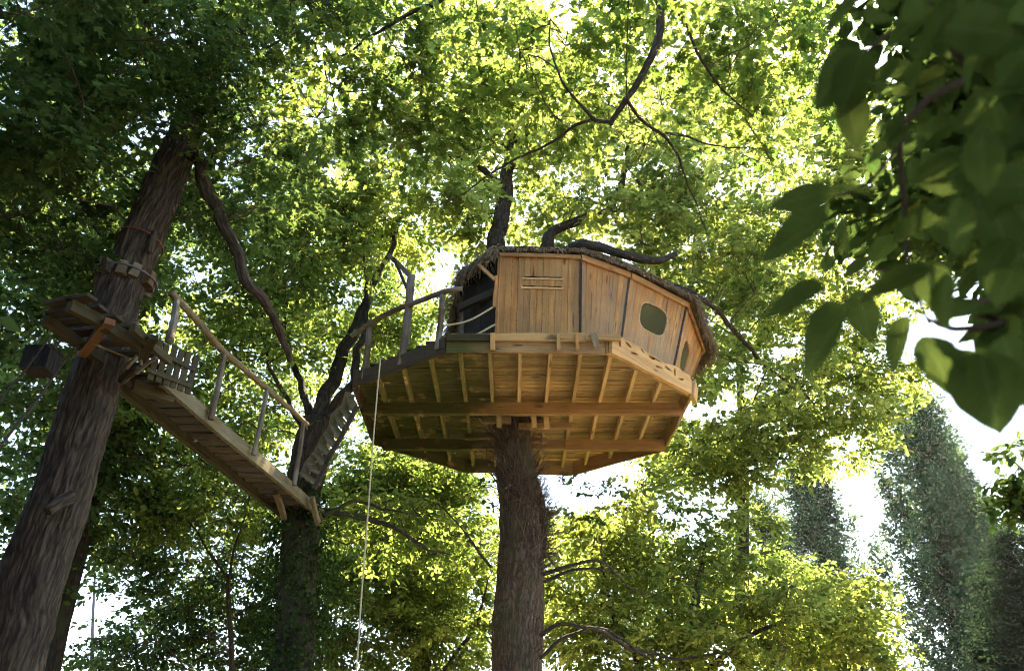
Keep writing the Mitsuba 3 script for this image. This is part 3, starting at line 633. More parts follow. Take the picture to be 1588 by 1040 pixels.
CLUMPS_host = '-4.2,15.0,14.0,0.77 3.2,15.8,15.4,0.81 -0.4,14.3,14.0,0.86 -3.4,14.9,13.1,0.73 4.7,17.4,11.2,0.88 -0.7,15.4,15.6,0.85 -2.6,16.7,13.6,0.86 -4.2,12.8,12.0,0.64 4.9,18.6,10.9,0.72 4.1,15.4,11.9,0.68 -6.4,14.9,12.7,0.68 5.1,17.8,9.1,0.92 -0.6,13.8,14.6,0.94 -3.2,12.6,16.4,0.88 2.0,14.2,12.5,0.75 1.0,15.2,14.3,0.68 3.3,18.6,14.9,0.76 -3.2,16.3,12.8,0.75 4.7,18.2,12.3,0.64 2.4,16.9,11.0,0.94 -4.7,13.7,12.1,0.74 2.2,16.0,16.9,0.64 0.6,15.1,15.8,0.81 -3.6,13.2,12.5,0.97 1.5,15.8,15.4,0.66 3.5,15.1,12.9,0.91 -1.7,14.2,18.7,0.94 4.0,14.4,14.9,0.72 1.2,18.2,14.1,0.66 1.0,15.8,14.6,0.74 -1.5,13.5,12.6,0.87 5.4,15.2,12.1,0.85 -1.2,15.2,12.9,0.86 3.1,15.4,14.0,0.95 6.3,16.8,9.7,0.76 1.4,14.4,12.6,0.86 0.6,14.4,15.2,0.85 -4.5,14.7,11.3,0.86 2.5,16.2,15.4,0.97 -5.0,17.3,14.1,0.79 5.3,18.1,12.5,0.68 5.8,17.7,13.3,0.73 -3.1,15.6,16.5,0.75 4.4,15.0,13.8,0.95 5.5,14.5,14.2,0.82 -0.7,18.2,14.4,0.95 -0.5,16.1,12.5,0.77 -3.8,13.6,18.1,0.73 -3.2,13.6,10.9,0.92 0.5,13.1,15.4,0.77 -1.0,15.4,13.5,0.72 4.2,16.6,14.0,0.72 0.4,15.2,15.3,0.90 4.1,15.8,14.1,0.98 0.2,16.9,16.5,0.68 3.7,16.4,14.9,0.95 -3.4,15.8,13.8,0.63 -2.9,13.0,12.8,0.75 -1.2,16.6,17.9,0.89 1.4,16.5,14.2,0.75 5.8,17.7,14.6,0.70 4.0,17.1,12.8,0.91 -0.1,16.0,14.9,0.67 6.0,15.8,10.8,0.88 1.1,16.3,17.0,0.83 4.1,16.7,11.3,0.75 3.1,14.7,12.4,0.62 -2.6,15.4,13.8,0.71 1.8,14.7,14.3,0.90 -0.8,16.7,12.7,0.66 -1.7,15.5,13.3,0.87 -5.0,14.5,11.9,0.88 -3.6,16.2,17.0,0.80 1.5,18.1,14.8,0.66 -1.0,14.7,16.1,0.67 3.1,17.0,12.4,0.65 3.3,15.9,12.9,0.99 -2.6,12.7,16.2,0.81 2.6,14.2,15.1,0.95 3.7,16.9,13.4,0.65 -2.5,13.6,12.9,0.86 -1.1,14.0,16.8,0.77 5.2,16.4,12.0,0.83 2.1,15.6,14.0,0.76 3.0,16.7,13.7,0.69 1.3,14.9,15.1,0.71 1.1,16.1,13.3,0.65 -5.7,15.5,13.7,0.65 4.9,16.3,13.7,0.73 -1.9,13.5,13.4,0.71 -3.5,14.3,16.4,0.73 4.5,15.7,13.4,0.77 -1.7,15.7,19.2,0.98 2.5,17.0,13.5,0.75 2.4,14.7,16.5,0.84 3.5,13.9,13.3,0.80 -5.2,15.3,15.3,0.86 6.3,16.2,13.4,0.89 -2.8,15.3,16.1,0.95 3.3,15.0,14.9,0.86 -2.7,15.0,13.2,0.74 -3.1,14.2,12.4,0.73 3.9,17.7,13.4,0.92 -4.2,17.3,13.6,0.85 5.4,16.1,11.3,0.88 -5.5,14.1,12.3,0.61 5.7,17.1,11.9,0.86 -4.9,14.8,15.7,0.71 -3.4,13.9,11.6,0.80 -0.2,12.5,14.6,0.97 0.9,17.1,14.2,1.00 0.3,14.9,14.7,0.86 -2.4,16.9,12.9,0.84 0.7,13.7,15.7,0.82 1.3,18.0,15.3,0.95 5.1,16.2,12.6,0.79 -1.0,17.7,15.4,0.64 3.3,17.7,14.6,0.98 -5.1,16.1,12.0,0.95 1.0,16.7,12.6,0.99 6.1,16.0,15.0,0.69 -6.2,15.7,12.9,0.80 1.0,12.7,15.1,0.97 -1.4,15.1,14.3,0.86 -1.3,16.6,13.4,0.90 3.6,16.6,15.6,0.98 3.6,17.9,12.8,0.97 -1.1,14.6,14.1,0.69 -1.4,14.9,15.4,0.95 -4.2,16.4,12.4,0.67 3.8,18.0,11.3,0.89 -2.1,14.3,16.5,0.72 -0.9,14.3,12.2,0.69 -1.4,15.3,18.4,0.90 -1.3,13.6,11.9,0.61 1.9,14.4,15.3,0.63 3.6,15.8,12.3,0.63 -3.7,13.6,13.0,0.80 -3.8,14.0,12.3,0.89 -1.1,13.2,18.5,0.74 -0.5,16.5,15.6,0.97 4.2,18.1,10.7,0.84 1.6,17.1,14.6,0.67 -0.4,12.3,17.9,0.91 4.2,18.6,12.7,0.98 0.0,16.5,13.5,0.62 -0.4,13.4,16.4,0.81 0.3,16.7,15.0,0.68 4.5,17.8,15.0,0.78 -3.6,16.9,13.2,0.98'
CLUMPS_second = '-7.5,17.6,8.0,0.68 -6.0,14.6,9.7,0.88 -7.8,15.7,7.7,0.63 -6.3,14.7,8.8,0.88 -7.4,15.1,8.1,0.71 -4.4,13.8,9.0,0.68 -5.9,17.2,7.1,0.69 -5.7,15.2,7.6,0.77 -3.5,14.3,12.0,0.80 -4.0,13.7,11.8,0.68 -7.8,15.1,7.4,0.76 -7.3,16.3,8.5,0.81 -6.6,16.8,8.8,0.65 -6.0,14.5,9.2,0.55 -3.4,14.8,12.3,0.85 -4.6,16.5,10.1,0.72 -5.2,15.6,11.5,0.77 -4.3,16.9,7.4,0.63 -8.6,15.9,8.2,0.80 -7.2,16.3,7.8,0.82 -7.6,16.3,7.3,0.56 -2.0,16.9,6.5,0.89 -6.6,15.4,10.2,0.56 -3.0,17.2,6.6,0.86 -8.0,15.3,9.7,0.83 -1.5,17.8,6.7,0.87 -7.4,15.0,6.9,0.65 -5.0,17.8,7.0,0.88 -3.2,17.9,6.9,0.67 -5.6,13.5,10.7,0.90 -6.3,16.0,9.9,0.56 -2.8,15.4,12.7,0.69 -4.7,14.7,7.4,0.81 -5.0,15.3,6.2,0.82 -5.3,14.2,12.0,0.66 -4.8,15.3,12.4,0.83 -7.3,16.5,6.3,0.80 -6.3,16.9,8.1,0.73 -6.2,15.3,9.9,0.70 -5.3,13.0,11.4,0.65 -6.5,12.8,12.5,0.60 -4.6,15.2,11.9,0.87 -7.6,13.9,9.9,0.58 -3.9,17.0,10.6,0.58 -8.3,17.3,8.1,0.56 -6.6,16.0,7.2,0.75 -5.5,13.0,12.8,0.61 -5.4,15.0,9.3,0.73 -2.8,17.1,5.9,0.89 -6.0,18.5,6.7,0.64 -5.0,14.1,10.0,0.71 -4.0,13.6,10.9,0.64 -7.5,14.3,7.2,0.58 -5.8,14.9,6.8,0.79 -7.3,13.4,10.3,0.79 -4.5,14.5,11.0,0.90 -6.6,16.8,6.5,0.62 -7.2,17.2,6.7,0.59 -5.2,14.5,11.3,0.72 -5.8,16.7,9.6,0.58 -2.9,15.4,6.0,0.56 -6.6,15.4,7.4,0.65 -4.0,15.0,12.7,0.79 -5.3,15.8,10.8,0.63 -5.9,16.9,10.9,0.65 -7.7,17.1,8.7,0.89 -5.7,14.9,10.2,0.81 -6.3,17.7,8.7,0.58 -4.3,14.5,9.1,0.83 -7.4,15.0,8.7,0.79 -6.8,14.5,8.1,0.59 -6.1,16.5,10.1,0.84 -4.1,14.3,10.3,0.77 -7.2,14.5,8.4,0.69 -7.7,16.0,9.5,0.55 -5.9,16.4,9.0,0.68 -4.7,14.5,11.6,0.71 -5.8,15.8,6.5,0.85 -5.8,15.6,10.4,0.73 -4.3,13.3,9.7,0.62 -4.3,15.3,9.1,0.76 -6.3,17.4,7.7,0.84 -7.1,17.6,6.9,0.60 -3.7,12.9,10.1,0.83 -1.8,17.8,5.8,0.70 -7.1,17.1,6.0,0.66 -2.5,14.1,11.8,0.84 -8.2,15.4,7.1,0.65 -4.1,13.4,11.3,0.67 -6.0,17.4,5.9,0.69 -7.8,15.8,6.2,0.72 -5.3,15.9,5.9,0.69 -5.5,18.1,6.7,0.74 -6.0,15.9,7.4,0.75 -5.5,14.0,10.3,0.73 -5.8,13.5,11.7,0.84 -2.4,15.6,6.3,0.56 -6.0,15.7,8.6,0.63 -6.2,15.8,6.1,0.59 -4.7,14.0,13.2,0.59 -6.3,16.6,7.4,0.60 -7.6,13.1,11.8,0.90 -7.4,16.1,10.2,0.71 -4.3,15.2,10.2,0.90 -5.4,14.5,10.4,0.58 -5.1,14.4,12.4,0.72 -3.9,12.6,11.4,0.60 -4.4,12.8,11.9,0.89 -6.2,16.4,6.7,0.59 -7.1,14.3,7.7,0.68 -2.4,17.4,6.3,0.78 -5.0,14.7,8.0,0.68 -4.3,16.6,6.1,0.71 -6.2,17.1,10.0,0.55 -8.5,16.3,7.7,0.70 -5.2,15.2,12.8,0.81 -5.5,14.8,10.8,0.64 -6.8,15.8,6.4,0.62 -6.3,13.8,10.3,0.74 -4.1,13.3,10.3,0.64'
CLUMPS_right = '9.2,18.6,15.6,0.77 7.1,22.0,16.0,0.71 10.2,21.2,11.2,0.82 8.0,19.9,11.2,0.63 9.5,19.6,10.1,0.61 8.8,21.2,9.5,0.75 8.6,18.9,14.0,0.96 8.1,16.6,17.2,0.71 5.6,21.5,8.8,1.03 6.8,23.3,14.3,0.90 9.3,20.9,10.3,0.91 8.7,22.7,9.8,0.96 6.6,22.6,10.3,0.93 9.5,17.7,13.9,0.85 8.5,20.9,13.1,0.79 7.4,19.9,8.8,0.68 10.6,17.3,13.5,0.97 8.9,21.0,12.2,0.65 5.8,18.3,20.3,0.69 5.7,19.0,19.5,0.90 2.9,18.9,19.5,0.93 9.0,20.4,13.3,0.67 8.2,19.6,20.6,1.00 5.1,18.2,19.7,1.02 7.3,22.3,14.1,0.99 5.8,20.5,12.4,0.62 5.6,20.7,9.1,0.85 6.6,19.1,13.4,0.82 6.8,20.9,9.6,1.05 8.2,20.9,11.0,0.62 6.3,21.9,9.1,0.71 4.9,20.2,9.3,0.80 4.8,20.3,18.1,0.71 6.2,20.6,16.2,0.68 6.4,20.1,9.5,1.04 6.6,19.2,20.6,0.98 8.1,18.6,13.2,0.65 11.3,20.4,15.1,0.77 6.0,17.7,19.7,0.72 7.2,18.6,17.8,0.67 5.9,22.7,14.7,0.61 5.0,21.6,9.3,0.71 4.7,17.6,19.2,0.78 9.4,22.5,10.9,0.77 8.6,21.7,10.8,0.77 6.0,21.5,11.9,0.96 4.7,19.7,15.4,0.81 7.7,22.1,14.8,0.75 8.2,17.2,15.8,1.03 7.2,20.5,13.3,1.04 6.9,18.7,14.4,1.05 7.2,21.1,10.5,0.89 5.0,18.8,15.2,0.68 6.9,20.4,13.9,1.05 6.8,20.1,21.9,0.64 6.5,20.5,12.3,0.85 4.9,20.7,8.6,1.03 5.7,16.1,21.8,1.03 9.8,17.4,16.1,0.82 7.8,22.8,16.1,0.79 9.8,19.1,16.0,0.90 10.8,18.6,13.8,0.68 5.0,20.5,21.1,0.65 6.9,19.5,9.5,0.99 5.4,20.9,9.9,1.02 5.4,22.3,9.3,0.67 8.2,19.7,22.0,0.78 10.5,17.3,14.8,0.78 8.1,19.4,19.4,0.92 8.5,17.5,15.3,0.83 6.5,19.4,15.7,0.67 8.6,21.0,10.4,0.82 5.7,20.9,14.1,0.81 7.5,21.7,11.1,0.72 5.6,21.0,14.7,0.94 8.4,19.3,10.1,0.97 9.7,18.0,14.6,0.61 4.4,20.7,9.5,0.87 7.8,20.5,10.8,0.66 8.9,20.6,15.1,0.94 8.3,21.4,12.3,0.81 6.4,18.8,15.1,1.04 10.7,19.5,18.3,0.98 9.2,20.6,11.3,0.74 9.4,21.7,11.4,0.78 6.8,19.3,16.3,0.75 6.9,16.5,18.1,0.94 9.4,21.1,13.3,0.63 4.3,21.6,8.8,0.68 8.0,21.8,13.2,0.62 4.5,19.8,8.7,0.71 8.4,22.4,11.1,0.65 8.6,18.8,21.9,0.77 7.9,20.5,17.7,0.79 8.5,21.3,13.9,0.92 7.7,18.1,16.5,0.73 4.2,20.7,10.6,0.83 7.2,18.8,11.2,0.78 10.3,21.4,11.7,0.71 9.2,23.6,12.1,0.69 7.1,23.2,14.8,0.66 10.2,21.5,12.3,0.85 9.6,21.6,12.4,0.63 10.1,20.1,16.0,0.70 8.6,21.8,11.9,0.85 8.5,18.1,17.8,0.88 5.9,20.3,8.5,0.85 7.7,20.2,9.6,0.98 8.0,20.1,15.6,0.96 9.3,20.0,12.2,0.85 6.0,16.1,20.4,0.86 7.3,19.6,19.7,0.81 5.8,19.6,9.4,0.75 4.5,19.9,16.2,1.04 6.5,21.9,9.8,0.60 6.3,21.6,8.7,0.72 5.6,21.3,15.2,0.74 9.2,19.7,20.1,0.96 6.0,21.1,8.4,0.63 6.4,20.8,14.3,0.71 8.0,21.2,15.1,0.84 8.7,20.5,17.5,1.00 9.7,19.8,15.5,0.89 6.8,18.9,18.6,0.62 9.6,21.2,12.0,0.97 9.6,19.4,15.0,0.61 5.7,20.1,11.6,0.80 9.2,18.0,20.1,0.91 6.3,18.3,16.6,0.97 7.5,21.3,11.4,0.72 5.9,20.5,15.5,1.05 10.4,20.4,14.3,0.84 10.0,20.3,11.3,0.86 10.8,21.3,14.5,0.62 9.6,16.8,16.3,0.70 4.3,21.9,15.3,1.03 9.9,18.5,16.9,0.96 5.6,18.9,20.6,0.77 5.3,20.3,12.0,0.74 5.6,19.3,9.0,0.62 7.7,23.9,12.4,1.01 5.3,17.3,18.2,0.86 6.9,22.6,13.0,1.04 5.3,20.8,19.7,0.79 9.0,17.4,15.8,0.93 3.4,17.2,20.0,0.78 8.2,22.8,10.3,0.83 9.2,22.0,9.7,1.01 7.0,20.1,15.8,0.60 9.9,22.2,10.3,0.65 5.9,17.2,18.5,0.81 9.1,23.3,15.0,0.89 8.2,21.7,10.4,1.04 7.5,21.4,15.7,0.87 7.6,22.1,17.0,0.82 8.8,18.1,14.7,0.62 8.1,16.2,16.0,1.04 7.2,23.2,13.7,0.73 5.9,19.6,14.3,0.77 6.1,21.7,15.0,0.87 6.6,21.9,10.6,0.74 10.9,22.0,14.8,0.79 9.3,19.0,18.5,1.05 7.3,18.8,19.3,0.83 5.2,19.7,21.3,0.76 11.4,19.0,15.7,0.74 8.2,19.9,12.8,0.68 4.5,21.5,9.8,0.73 6.5,21.5,13.1,0.87 7.6,18.1,14.0,0.79 3.8,16.0,20.4,0.85 10.7,19.2,12.8,0.88 5.8,19.0,18.7,1.00 10.4,23.2,14.0,0.72 9.7,21.1,13.9,0.90 11.0,22.0,12.0,0.95 5.9,21.6,17.9,1.05 8.3,21.8,14.7,0.62 7.0,20.2,10.9,0.96 4.8,20.7,11.2,0.61 7.1,20.9,16.6,0.68 4.9,19.5,10.6,0.72 9.6,22.4,11.9,0.62 5.6,18.9,14.1,0.75 9.6,16.8,17.4,0.62'
CLUMPS_lowright = '3.2,17.7,7.3,0.62 7.9,20.9,5.1,0.84 4.9,19.3,5.1,0.65 1.2,20.6,5.4,0.61 6.6,22.8,5.2,0.60 3.5,20.5,4.3,0.80 4.0,20.5,5.2,0.65 2.2,20.7,6.5,0.59 2.3,19.7,4.6,0.69 4.3,20.5,4.8,0.66 2.4,19.7,3.8,0.72 5.8,18.8,4.1,0.78 3.4,19.4,4.4,0.83 1.9,19.6,5.2,0.76 3.5,20.0,7.4,0.54 1.1,20.9,6.8,0.66 3.8,20.9,4.6,0.51 4.2,21.7,4.7,0.62 8.7,21.9,5.4,0.65 4.9,22.2,5.7,0.77 4.0,21.3,6.6,0.51 5.8,19.8,7.1,0.77 4.5,22.0,6.6,0.78 7.8,21.2,3.8,0.83 3.6,18.3,5.3,0.58 4.4,18.9,4.5,0.72 4.2,20.2,7.3,0.63 5.9,20.1,6.1,0.76 6.7,22.6,6.2,0.59 6.8,21.4,4.6,0.62 7.4,21.4,5.4,0.72 5.1,19.1,4.5,0.55 4.1,19.9,4.0,0.56 3.5,19.0,5.6,0.74 1.2,20.2,4.8,0.79 4.3,20.9,5.9,0.75 7.2,21.3,4.2,0.52 3.9,18.9,4.9,0.74 2.3,19.4,7.1,0.78 7.1,22.2,5.1,0.50 1.7,19.2,6.4,0.73 5.5,19.2,3.6,0.60 6.3,20.3,4.6,0.63 7.3,19.8,5.4,0.59 7.6,19.1,4.7,0.71 7.6,22.0,4.1,0.72 3.5,21.8,4.6,0.64 2.7,19.6,6.6,0.80 2.2,19.0,4.2,0.51 2.8,19.8,6.2,0.52 4.1,20.0,6.2,0.53 5.4,21.0,5.3,0.84 2.9,19.4,3.5,0.71 3.1,21.2,5.8,0.65 4.2,18.1,4.3,0.77 1.8,18.3,4.2,0.70 5.2,20.7,4.2,0.63 7.6,22.5,5.6,0.80 6.7,19.4,5.4,0.51 1.6,20.4,4.6,0.64 6.3,20.3,5.4,0.58 8.2,20.7,5.5,0.61 2.2,18.6,5.1,0.79 1.4,19.2,4.9,0.76 2.3,19.6,5.7,0.61 3.3,20.1,4.9,0.69 5.7,22.4,5.3,0.67 2.3,20.3,7.2,0.70 5.5,19.8,5.4,0.54 5.8,20.1,4.6,0.62 6.1,18.5,5.3,0.77 4.1,19.4,5.8,0.82 7.8,19.9,4.7,0.66 0.9,19.4,4.3,0.74 4.5,21.5,4.4,0.76 6.6,21.9,4.6,0.55 4.6,19.9,6.6,0.69 3.8,22.6,6.6,0.69 1.5,19.1,5.8,0.59 3.4,20.4,6.2,0.52 4.8,22.5,5.2,0.75 3.4,20.7,7.5,0.78 2.6,20.9,4.1,0.58 5.6,21.6,7.0,0.81 8.3,20.1,5.2,0.54 4.8,22.2,4.4,0.81 7.2,21.8,4.4,0.56 3.4,20.7,6.6,0.64 8.4,21.0,4.4,0.67 7.5,22.4,4.4,0.55 3.0,22.1,6.3,0.68 2.6,21.1,7.4,0.71 1.9,19.8,6.8,0.74 2.4,20.0,5.1,0.66 2.4,17.9,6.8,0.70 5.9,19.4,5.2,0.72 2.4,20.6,4.5,0.78 1.1,19.0,5.4,0.81 5.8,22.0,4.8,0.60 6.0,18.6,4.7,0.85 3.0,20.3,6.8,0.52 2.5,20.3,6.3,0.82 6.7,21.3,5.7,0.63 2.6,22.5,7.0,0.77 7.8,21.5,5.1,0.70 1.6,18.5,6.8,0.61 8.2,22.3,5.7,0.56 7.8,22.0,5.3,0.59 5.2,21.1,6.4,0.84 4.1,20.5,3.9,0.71 3.4,20.2,7.9,0.61 2.0,19.1,3.8,0.69 5.5,21.4,4.3,0.58 4.3,20.6,6.9,0.80 6.2,20.7,7.1,0.55 5.5,20.8,6.1,0.62 3.4,20.7,3.6,0.81 6.9,20.6,4.7,0.64 8.0,20.5,4.1,0.82 1.5,19.3,4.0,0.71 9.0,22.3,4.8,0.36 8.4,20.8,5.2,0.40 8.3,20.7,4.2,0.35 7.8,20.2,5.8,0.37 8.7,21.7,3.7,0.49 8.2,20.7,5.4,0.39 7.8,20.7,5.9,0.37 8.5,22.1,4.5,0.46 8.5,21.5,4.6,0.35 8.7,21.0,4.1,0.50 8.1,20.9,4.6,0.40 8.5,22.2,6.0,0.46 8.7,20.9,4.8,0.40 8.4,21.6,5.0,0.52 8.5,21.7,4.3,0.45 8.9,21.2,3.7,0.39 8.2,20.1,5.5,0.39 8.2,21.0,4.9,0.41 8.7,21.1,5.2,0.54 8.4,20.2,5.8,0.37 8.6,21.6,6.1,0.54 8.7,20.8,4.4,0.52'
CLUMPS_lowmid = '-1.3,21.7,4.1,0.91 -1.3,21.8,6.0,0.70 -4.2,22.2,8.0,0.88 -4.7,20.4,5.0,0.62 -2.6,20.2,6.1,0.78 -4.1,21.1,4.7,0.73 -0.7,20.9,6.3,0.78 -3.0,23.7,7.5,0.78 -2.1,23.0,7.8,0.71 -1.2,22.1,7.9,0.81 -1.8,22.2,4.1,0.74 -1.6,21.2,6.0,0.91 -1.6,23.9,5.6,0.80 -2.2,22.0,4.6,0.61 -2.3,22.0,9.0,0.61 -2.2,20.9,5.0,0.75 -4.2,23.6,6.1,0.60 -2.5,22.4,4.0,0.60 -1.7,20.6,7.2,0.72 -4.1,24.0,7.8,0.74 -3.3,24.3,5.8,0.64 -2.9,20.9,5.1,0.94 -3.8,21.9,4.7,0.74 -3.3,22.3,8.4,0.61 -2.0,22.6,6.7,0.81 -0.6,22.0,7.7,0.79 -1.8,23.3,4.2,0.61 -0.9,22.8,4.5,0.71 -2.5,23.4,4.5,0.88 -2.9,22.4,4.7,0.82 -5.5,22.5,5.1,0.88 -3.2,21.5,6.7,0.61 -0.8,21.3,5.2,0.69 -4.2,22.7,5.1,0.83 -1.5,20.9,4.7,0.69 -3.1,24.2,6.6,0.70 -1.6,22.6,6.2,0.63 -2.8,21.0,8.6,0.67 -2.7,21.6,4.7,0.91 -1.9,23.6,8.3,0.66 -1.5,23.4,5.2,0.75 -0.8,22.9,6.6,0.85 -3.4,21.1,9.0,0.64 -2.3,23.1,6.5,0.77 -3.4,21.3,7.6,0.62 -2.9,23.0,9.0,0.68 -2.9,22.3,7.6,0.90 -5.0,22.7,4.8,0.70 -4.1,23.7,4.6,0.91 -2.4,19.8,7.1,0.68 -2.4,22.4,7.1,0.61 -0.9,22.5,6.0,0.91 -2.0,22.8,4.8,0.92 -4.5,22.9,8.7,0.85 -2.4,21.0,5.5,0.89 -1.7,24.3,6.0,0.62 -3.0,20.8,5.9,0.93 -2.9,22.2,5.9,0.81 -3.7,22.2,7.5,0.86 -3.8,22.1,6.6,0.89 -4.0,23.0,5.5,0.61 -1.5,20.7,5.5,0.84 -4.6,21.1,5.6,0.75 -3.3,24.1,8.4,0.84 -3.6,20.5,7.5,0.89 -4.0,22.6,4.1,0.67 -4.1,21.1,4.0,0.73 -1.6,20.2,4.8,0.67 -5.3,21.5,4.5,0.86 -2.4,21.2,6.1,0.75 -2.8,21.0,8.1,0.74 -3.1,22.9,4.0,0.83 -2.3,21.0,7.0,0.93 -4.5,23.6,8.1,0.92 -4.0,22.0,8.8,0.93 -2.1,21.8,5.0,0.84 -3.5,22.0,5.7,0.65 -1.9,23.6,7.0,0.91 -2.7,21.8,5.3,0.93 -4.7,21.8,6.5,0.70 -1.3,23.9,4.9,0.84 -2.9,21.1,7.3,0.71 -3.6,23.7,7.0,0.78 -2.8,22.9,8.3,0.93 -4.2,20.6,6.2,0.81 -1.6,22.7,3.9,0.66 -1.0,23.0,7.4,0.64 -0.9,22.3,5.1,0.71 -3.5,22.4,8.8,0.65 -0.5,21.3,6.7,0.64'
CLUMPS_lowleft = '-7.2,19.2,4.7,0.74 -5.2,21.5,5.7,0.69 -6.3,19.9,6.3,0.81 -9.2,21.0,4.7,0.70 -9.0,19.5,6.9,0.76 -9.1,20.0,4.5,0.73 -6.4,18.8,4.3,0.85 -8.1,21.0,6.9,0.71 -6.0,19.0,5.1,0.85 -7.6,20.9,7.4,0.65 -8.7,21.9,5.4,0.62 -9.8,21.8,8.3,0.83 -7.0,19.9,4.5,0.66 -6.6,21.9,5.1,0.87 -5.9,21.0,6.4,0.75 -6.4,19.4,4.0,0.76 -10.4,19.5,8.6,0.69 -8.1,19.8,4.4,0.63 -6.2,21.9,3.7,0.86 -6.0,20.9,5.3,0.67 -6.5,19.8,7.6,0.73 -8.6,18.4,7.5,0.72 -7.5,21.5,5.6,0.69 -6.0,20.3,7.0,0.65 -7.4,20.1,8.0,0.84 -7.9,20.8,8.1,0.67 -6.4,21.0,3.6,0.77 -4.9,22.1,6.7,0.62 -7.7,20.8,6.4,0.62 -7.1,20.5,3.6,0.86 -9.1,22.2,8.4,0.91 -6.7,20.8,7.3,0.90 -5.7,20.4,4.6,0.94 -5.3,22.6,5.3,0.72 -5.9,20.8,5.8,0.61 -6.0,21.5,7.4,0.91 -8.1,20.3,6.9,0.61 -8.2,20.6,5.5,0.74 -6.0,22.4,6.6,0.81 -8.0,20.3,6.5,0.76 -9.1,20.1,9.3,0.90 -6.5,22.7,5.5,0.66 -6.6,19.6,6.8,0.72 -8.3,19.5,7.8,0.81 -6.8,20.4,5.2,0.62 -9.3,20.5,3.5,0.66 -7.2,20.7,4.7,0.60 -7.1,21.6,7.9,0.62 -8.1,22.8,5.9,0.72 -4.9,21.5,6.3,0.71 -4.7,21.0,5.0,0.86 -7.8,22.0,7.7,0.89 -7.0,22.4,5.4,0.79 -8.7,19.5,6.5,0.62 -6.4,22.1,6.2,0.81 -6.5,20.3,4.0,0.63 -7.2,21.2,4.3,0.78 -8.8,18.4,6.4,0.77 -9.0,19.2,8.5,0.92 -8.2,21.1,9.2,0.93 -5.3,19.8,5.8,0.93 -8.3,20.8,4.3,0.77 -8.6,21.3,3.9,0.79 -4.4,19.3,5.7,0.62 -6.7,21.4,6.2,0.84 -7.6,20.4,3.3,0.66 -5.3,19.4,4.9,0.83 -8.7,19.0,3.4,0.70 -9.9,20.8,6.6,0.68 -10.2,18.9,8.1,0.93 -8.4,21.7,6.1,0.83 -6.9,20.0,6.1,0.63 -8.2,20.0,5.0,0.72 -6.0,22.1,4.8,0.84 -4.7,21.3,4.4,0.91 -10.2,20.9,8.1,0.89 -6.3,19.9,4.9,0.83 -8.5,20.2,7.8,0.65 -7.6,20.8,5.7,0.81 -7.2,22.7,5.8,0.64 -7.5,20.3,5.1,0.74 -6.4,20.7,4.7,0.62 -8.2,18.4,3.8,0.82 -4.3,19.6,5.3,0.92 -7.3,19.6,7.5,0.95 -4.7,22.6,5.6,0.73 -10.0,19.9,8.9,0.64 -8.6,19.7,3.7,0.65 -7.4,18.2,5.2,0.62 -9.0,20.7,7.6,0.86 -6.0,22.8,7.0,0.68 -5.3,22.3,4.7,0.89 -7.9,22.3,4.8,0.90 -8.7,20.2,8.3,0.71 -6.6,21.2,5.3,0.61 -4.5,19.9,4.5,0.90 -4.7,20.6,5.9,0.77 -9.0,20.5,4.2,0.62 -6.9,19.7,5.6,0.65 -7.2,20.7,6.2,0.65 -6.1,20.9,4.1,0.77 -8.5,20.5,3.7,0.83 -5.8,20.3,3.9,0.79 -7.3,20.0,5.8,0.68 -8.4,20.3,8.9,0.74 -9.7,21.1,4.0,0.49 -8.4,20.4,7.7,0.53 -9.9,20.1,6.7,0.52 -7.1,19.9,7.0,0.35 -9.8,18.9,6.9,0.49 -8.7,20.1,5.8,0.51 -9.5,20.3,4.1,0.35 -8.9,19.8,5.6,0.41 -8.0,19.0,4.2,0.53 -9.3,19.3,6.2,0.54 -9.3,19.3,4.1,0.53 -8.7,21.6,5.6,0.52 -9.9,18.9,6.5,0.52 -8.5,20.2,3.7,0.35 -7.9,18.5,6.4,0.56 -7.9,20.7,4.4,0.43 -9.6,18.4,6.2,0.45 -8.1,20.1,4.1,0.56 -9.1,19.8,6.7,0.39 -7.8,19.9,4.4,0.46 -9.4,18.1,6.8,0.35 -9.1,20.5,4.8,0.59 -8.8,20.0,4.1,0.42 -8.4,20.7,6.9,0.56 -8.4,21.1,5.5,0.37 -7.8,18.8,7.1,0.39 -9.9,19.9,6.3,0.40 -7.7,19.8,4.9,0.37 -8.2,20.2,6.2,0.51 -7.8,21.2,6.4,0.53 -7.6,19.8,5.3,0.59 -8.2,20.4,5.3,0.55 -7.8,20.4,5.1,0.43 -10.1,18.2,6.8,0.57 -9.2,20.3,7.0,0.52 -9.2,18.9,6.2,0.56 -9.0,19.1,4.3,0.41 -8.5,18.1,6.7,0.39 -9.0,19.7,4.4,0.38 -7.8,21.3,4.7,0.57 -10.3,21.0,4.2,0.45 -8.2,19.1,6.2,0.39 -8.5,19.7,4.9,0.40 -7.4,19.5,7.4,0.56'
